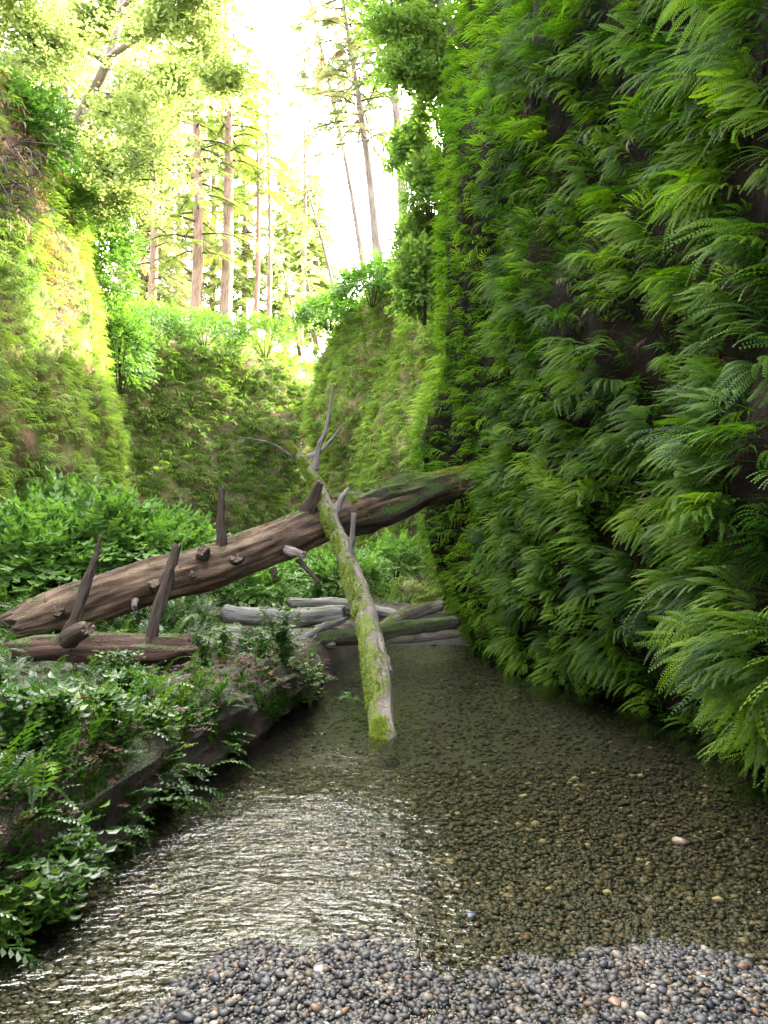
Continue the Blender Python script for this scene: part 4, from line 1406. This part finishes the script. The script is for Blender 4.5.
leafy_tree(None, [[A(470, 60, 17.5), A(440, 0, 17.5), A(420, -80, 17.5)],
                  [A(440, 0, 17.5), A(410, 20, 17), A(385, 30, 16.5)],
                  [A(450, 30, 17.5), A(420, 60, 17), A(405, 80, 16.5)],
                  [A(430, -40, 17.5), A(400, -30, 17), A(370, -20, 16.5)]],
           1500, 'leafy tree on the rim of the right cliff at the top of view', GT, mat='bush_dark', r0=.12, sz=(.7, 1.2), blob=1.0)

# ---------------------------------------------------------------- light, sky, camera
SUN_AZ, SUN_EL = R(56), R(31)          # azimuth from +Y towards +X
w = bpy.data.worlds.new('World'); scene.world = w; w.use_nodes = True
nt = w.node_tree; nt.nodes.clear()
sky = nt.nodes.new('ShaderNodeTexSky'); sky.sky_type = 'NISHITA'; sky.sun_disc = False
sky.sun_elevation = SUN_EL; sky.sun_rotation = SUN_AZ; sky.dust_density = 3.0; sky.air_density = 1.0
bg = nt.nodes.new('ShaderNodeBackground'); bg.inputs[1].default_value = 0.15
wo = nt.nodes.new('ShaderNodeOutputWorld')
mx = nt.nodes.new('ShaderNodeMix'); mx.data_type = 'RGBA'; mx.inputs[0].default_value = 0.6
nt.links.new(sky.outputs[0], mx.inputs[6])
tc = nt.nodes.new('ShaderNodeTexCoord'); dp = nt.nodes.new('ShaderNodeVectorMath'); dp.operation = 'DOT_PRODUCT'
nt.links.new(tc.outputs['Generated'], dp.inputs[0]); dp.inputs[1].default_value = (-0.15, 0.80, 0.55)
cr_ = nt.nodes.new('ShaderNodeValToRGB'); nt.links.new(dp.outputs['Value'], cr_.inputs[0])   # thin white cloud, with a bright lobe added up the canyon for water glints
cr_.color_ramp.elements[0].position = 0.55; cr_.color_ramp.elements[0].color = (3.6, 3.55, 3.5, 1)
cr_.color_ramp.elements[1].position = 0.97; cr_.color_ramp.elements[1].color = (36, 34, 31.5, 1)
nt.links.new(cr_.outputs[0], mx.inputs[7])
nt.links.new(mx.outputs[2], bg.inputs[0]); nt.links.new(bg.outputs[0], wo.inputs[0])
sl = bpy.data.lights.new('sun', 'SUN'); sl.energy = 2.4; sl.angle = R(0.6); sl.color = (1, .93, .80)
so = bpy.data.objects.new('sun', sl); COL.objects.link(so)
D = Vector((math.sin(SUN_AZ) * math.cos(SUN_EL), math.cos(SUN_AZ) * math.cos(SUN_EL), math.sin(SUN_EL)))
so.rotation_euler = D.to_track_quat('Z', 'Y').to_euler()
so.location = D * 40

cam = bpy.data.cameras.new('camera'); co = bpy.data.objects.new('camera', cam); COL.objects.link(co)
cam.sensor_fit = 'VERTICAL'; cam.sensor_height = 34.6; cam.lens = 34.6 * F / 1024
cam.clip_end = 600; cam.clip_start = 0.05
co.location = (0, 0, CAM_Z); co.rotation_euler = (R(90) + PITCH, 0, 0)
scene.camera = co

HAZE = 0.0
if HAZE:
    s = NT('haze_air'); v = s.n('ShaderNodeVolumePrincipled'); v.inputs['Density'].default_value = HAZE
    v.inputs['Color'].default_value = (1, 1, 1, 1); v.inputs['Anisotropy'].default_value = 0.5
    s.l(v.outputs[0], s.out.inputs['Volume'])
    bm = [(-62, -32, -3), (62, -32, -3), (62, 92, -3), (-62, 92, -3), (-62, -32, 42), (62, -32, 42), (62, 92, 42), (-62, 92, 42)]
    me = bpy.data.meshes.new('haze'); me.from_pydata(bm, [], [(0, 3, 2, 1), (4, 5, 6, 7), (0, 1, 5, 4), (1, 2, 6, 5), (2, 3, 7, 6), (3, 0, 4, 7)])
    tag(link_mesh('haze', me, s.m), 'pale sunlit air between the far canyon trees', 'haze', kind='stuff')

scene.view_settings.view_transform = 'Standard'; scene.view_settings.look = 'None'
scene.view_settings.gamma = 1; scene.view_settings.exposure = 4.2
scene.cycles.max_bounces = 6; scene.cycles.diffuse_bounces = 3; scene.cycles.transparent_max_bounces = 8
scene.cycles.glossy_bounces = 3; scene.cycles.transmission_bounces = 4
scene.cycles.use_denoising = True
scene.cycles.use_adaptive_sampling = True
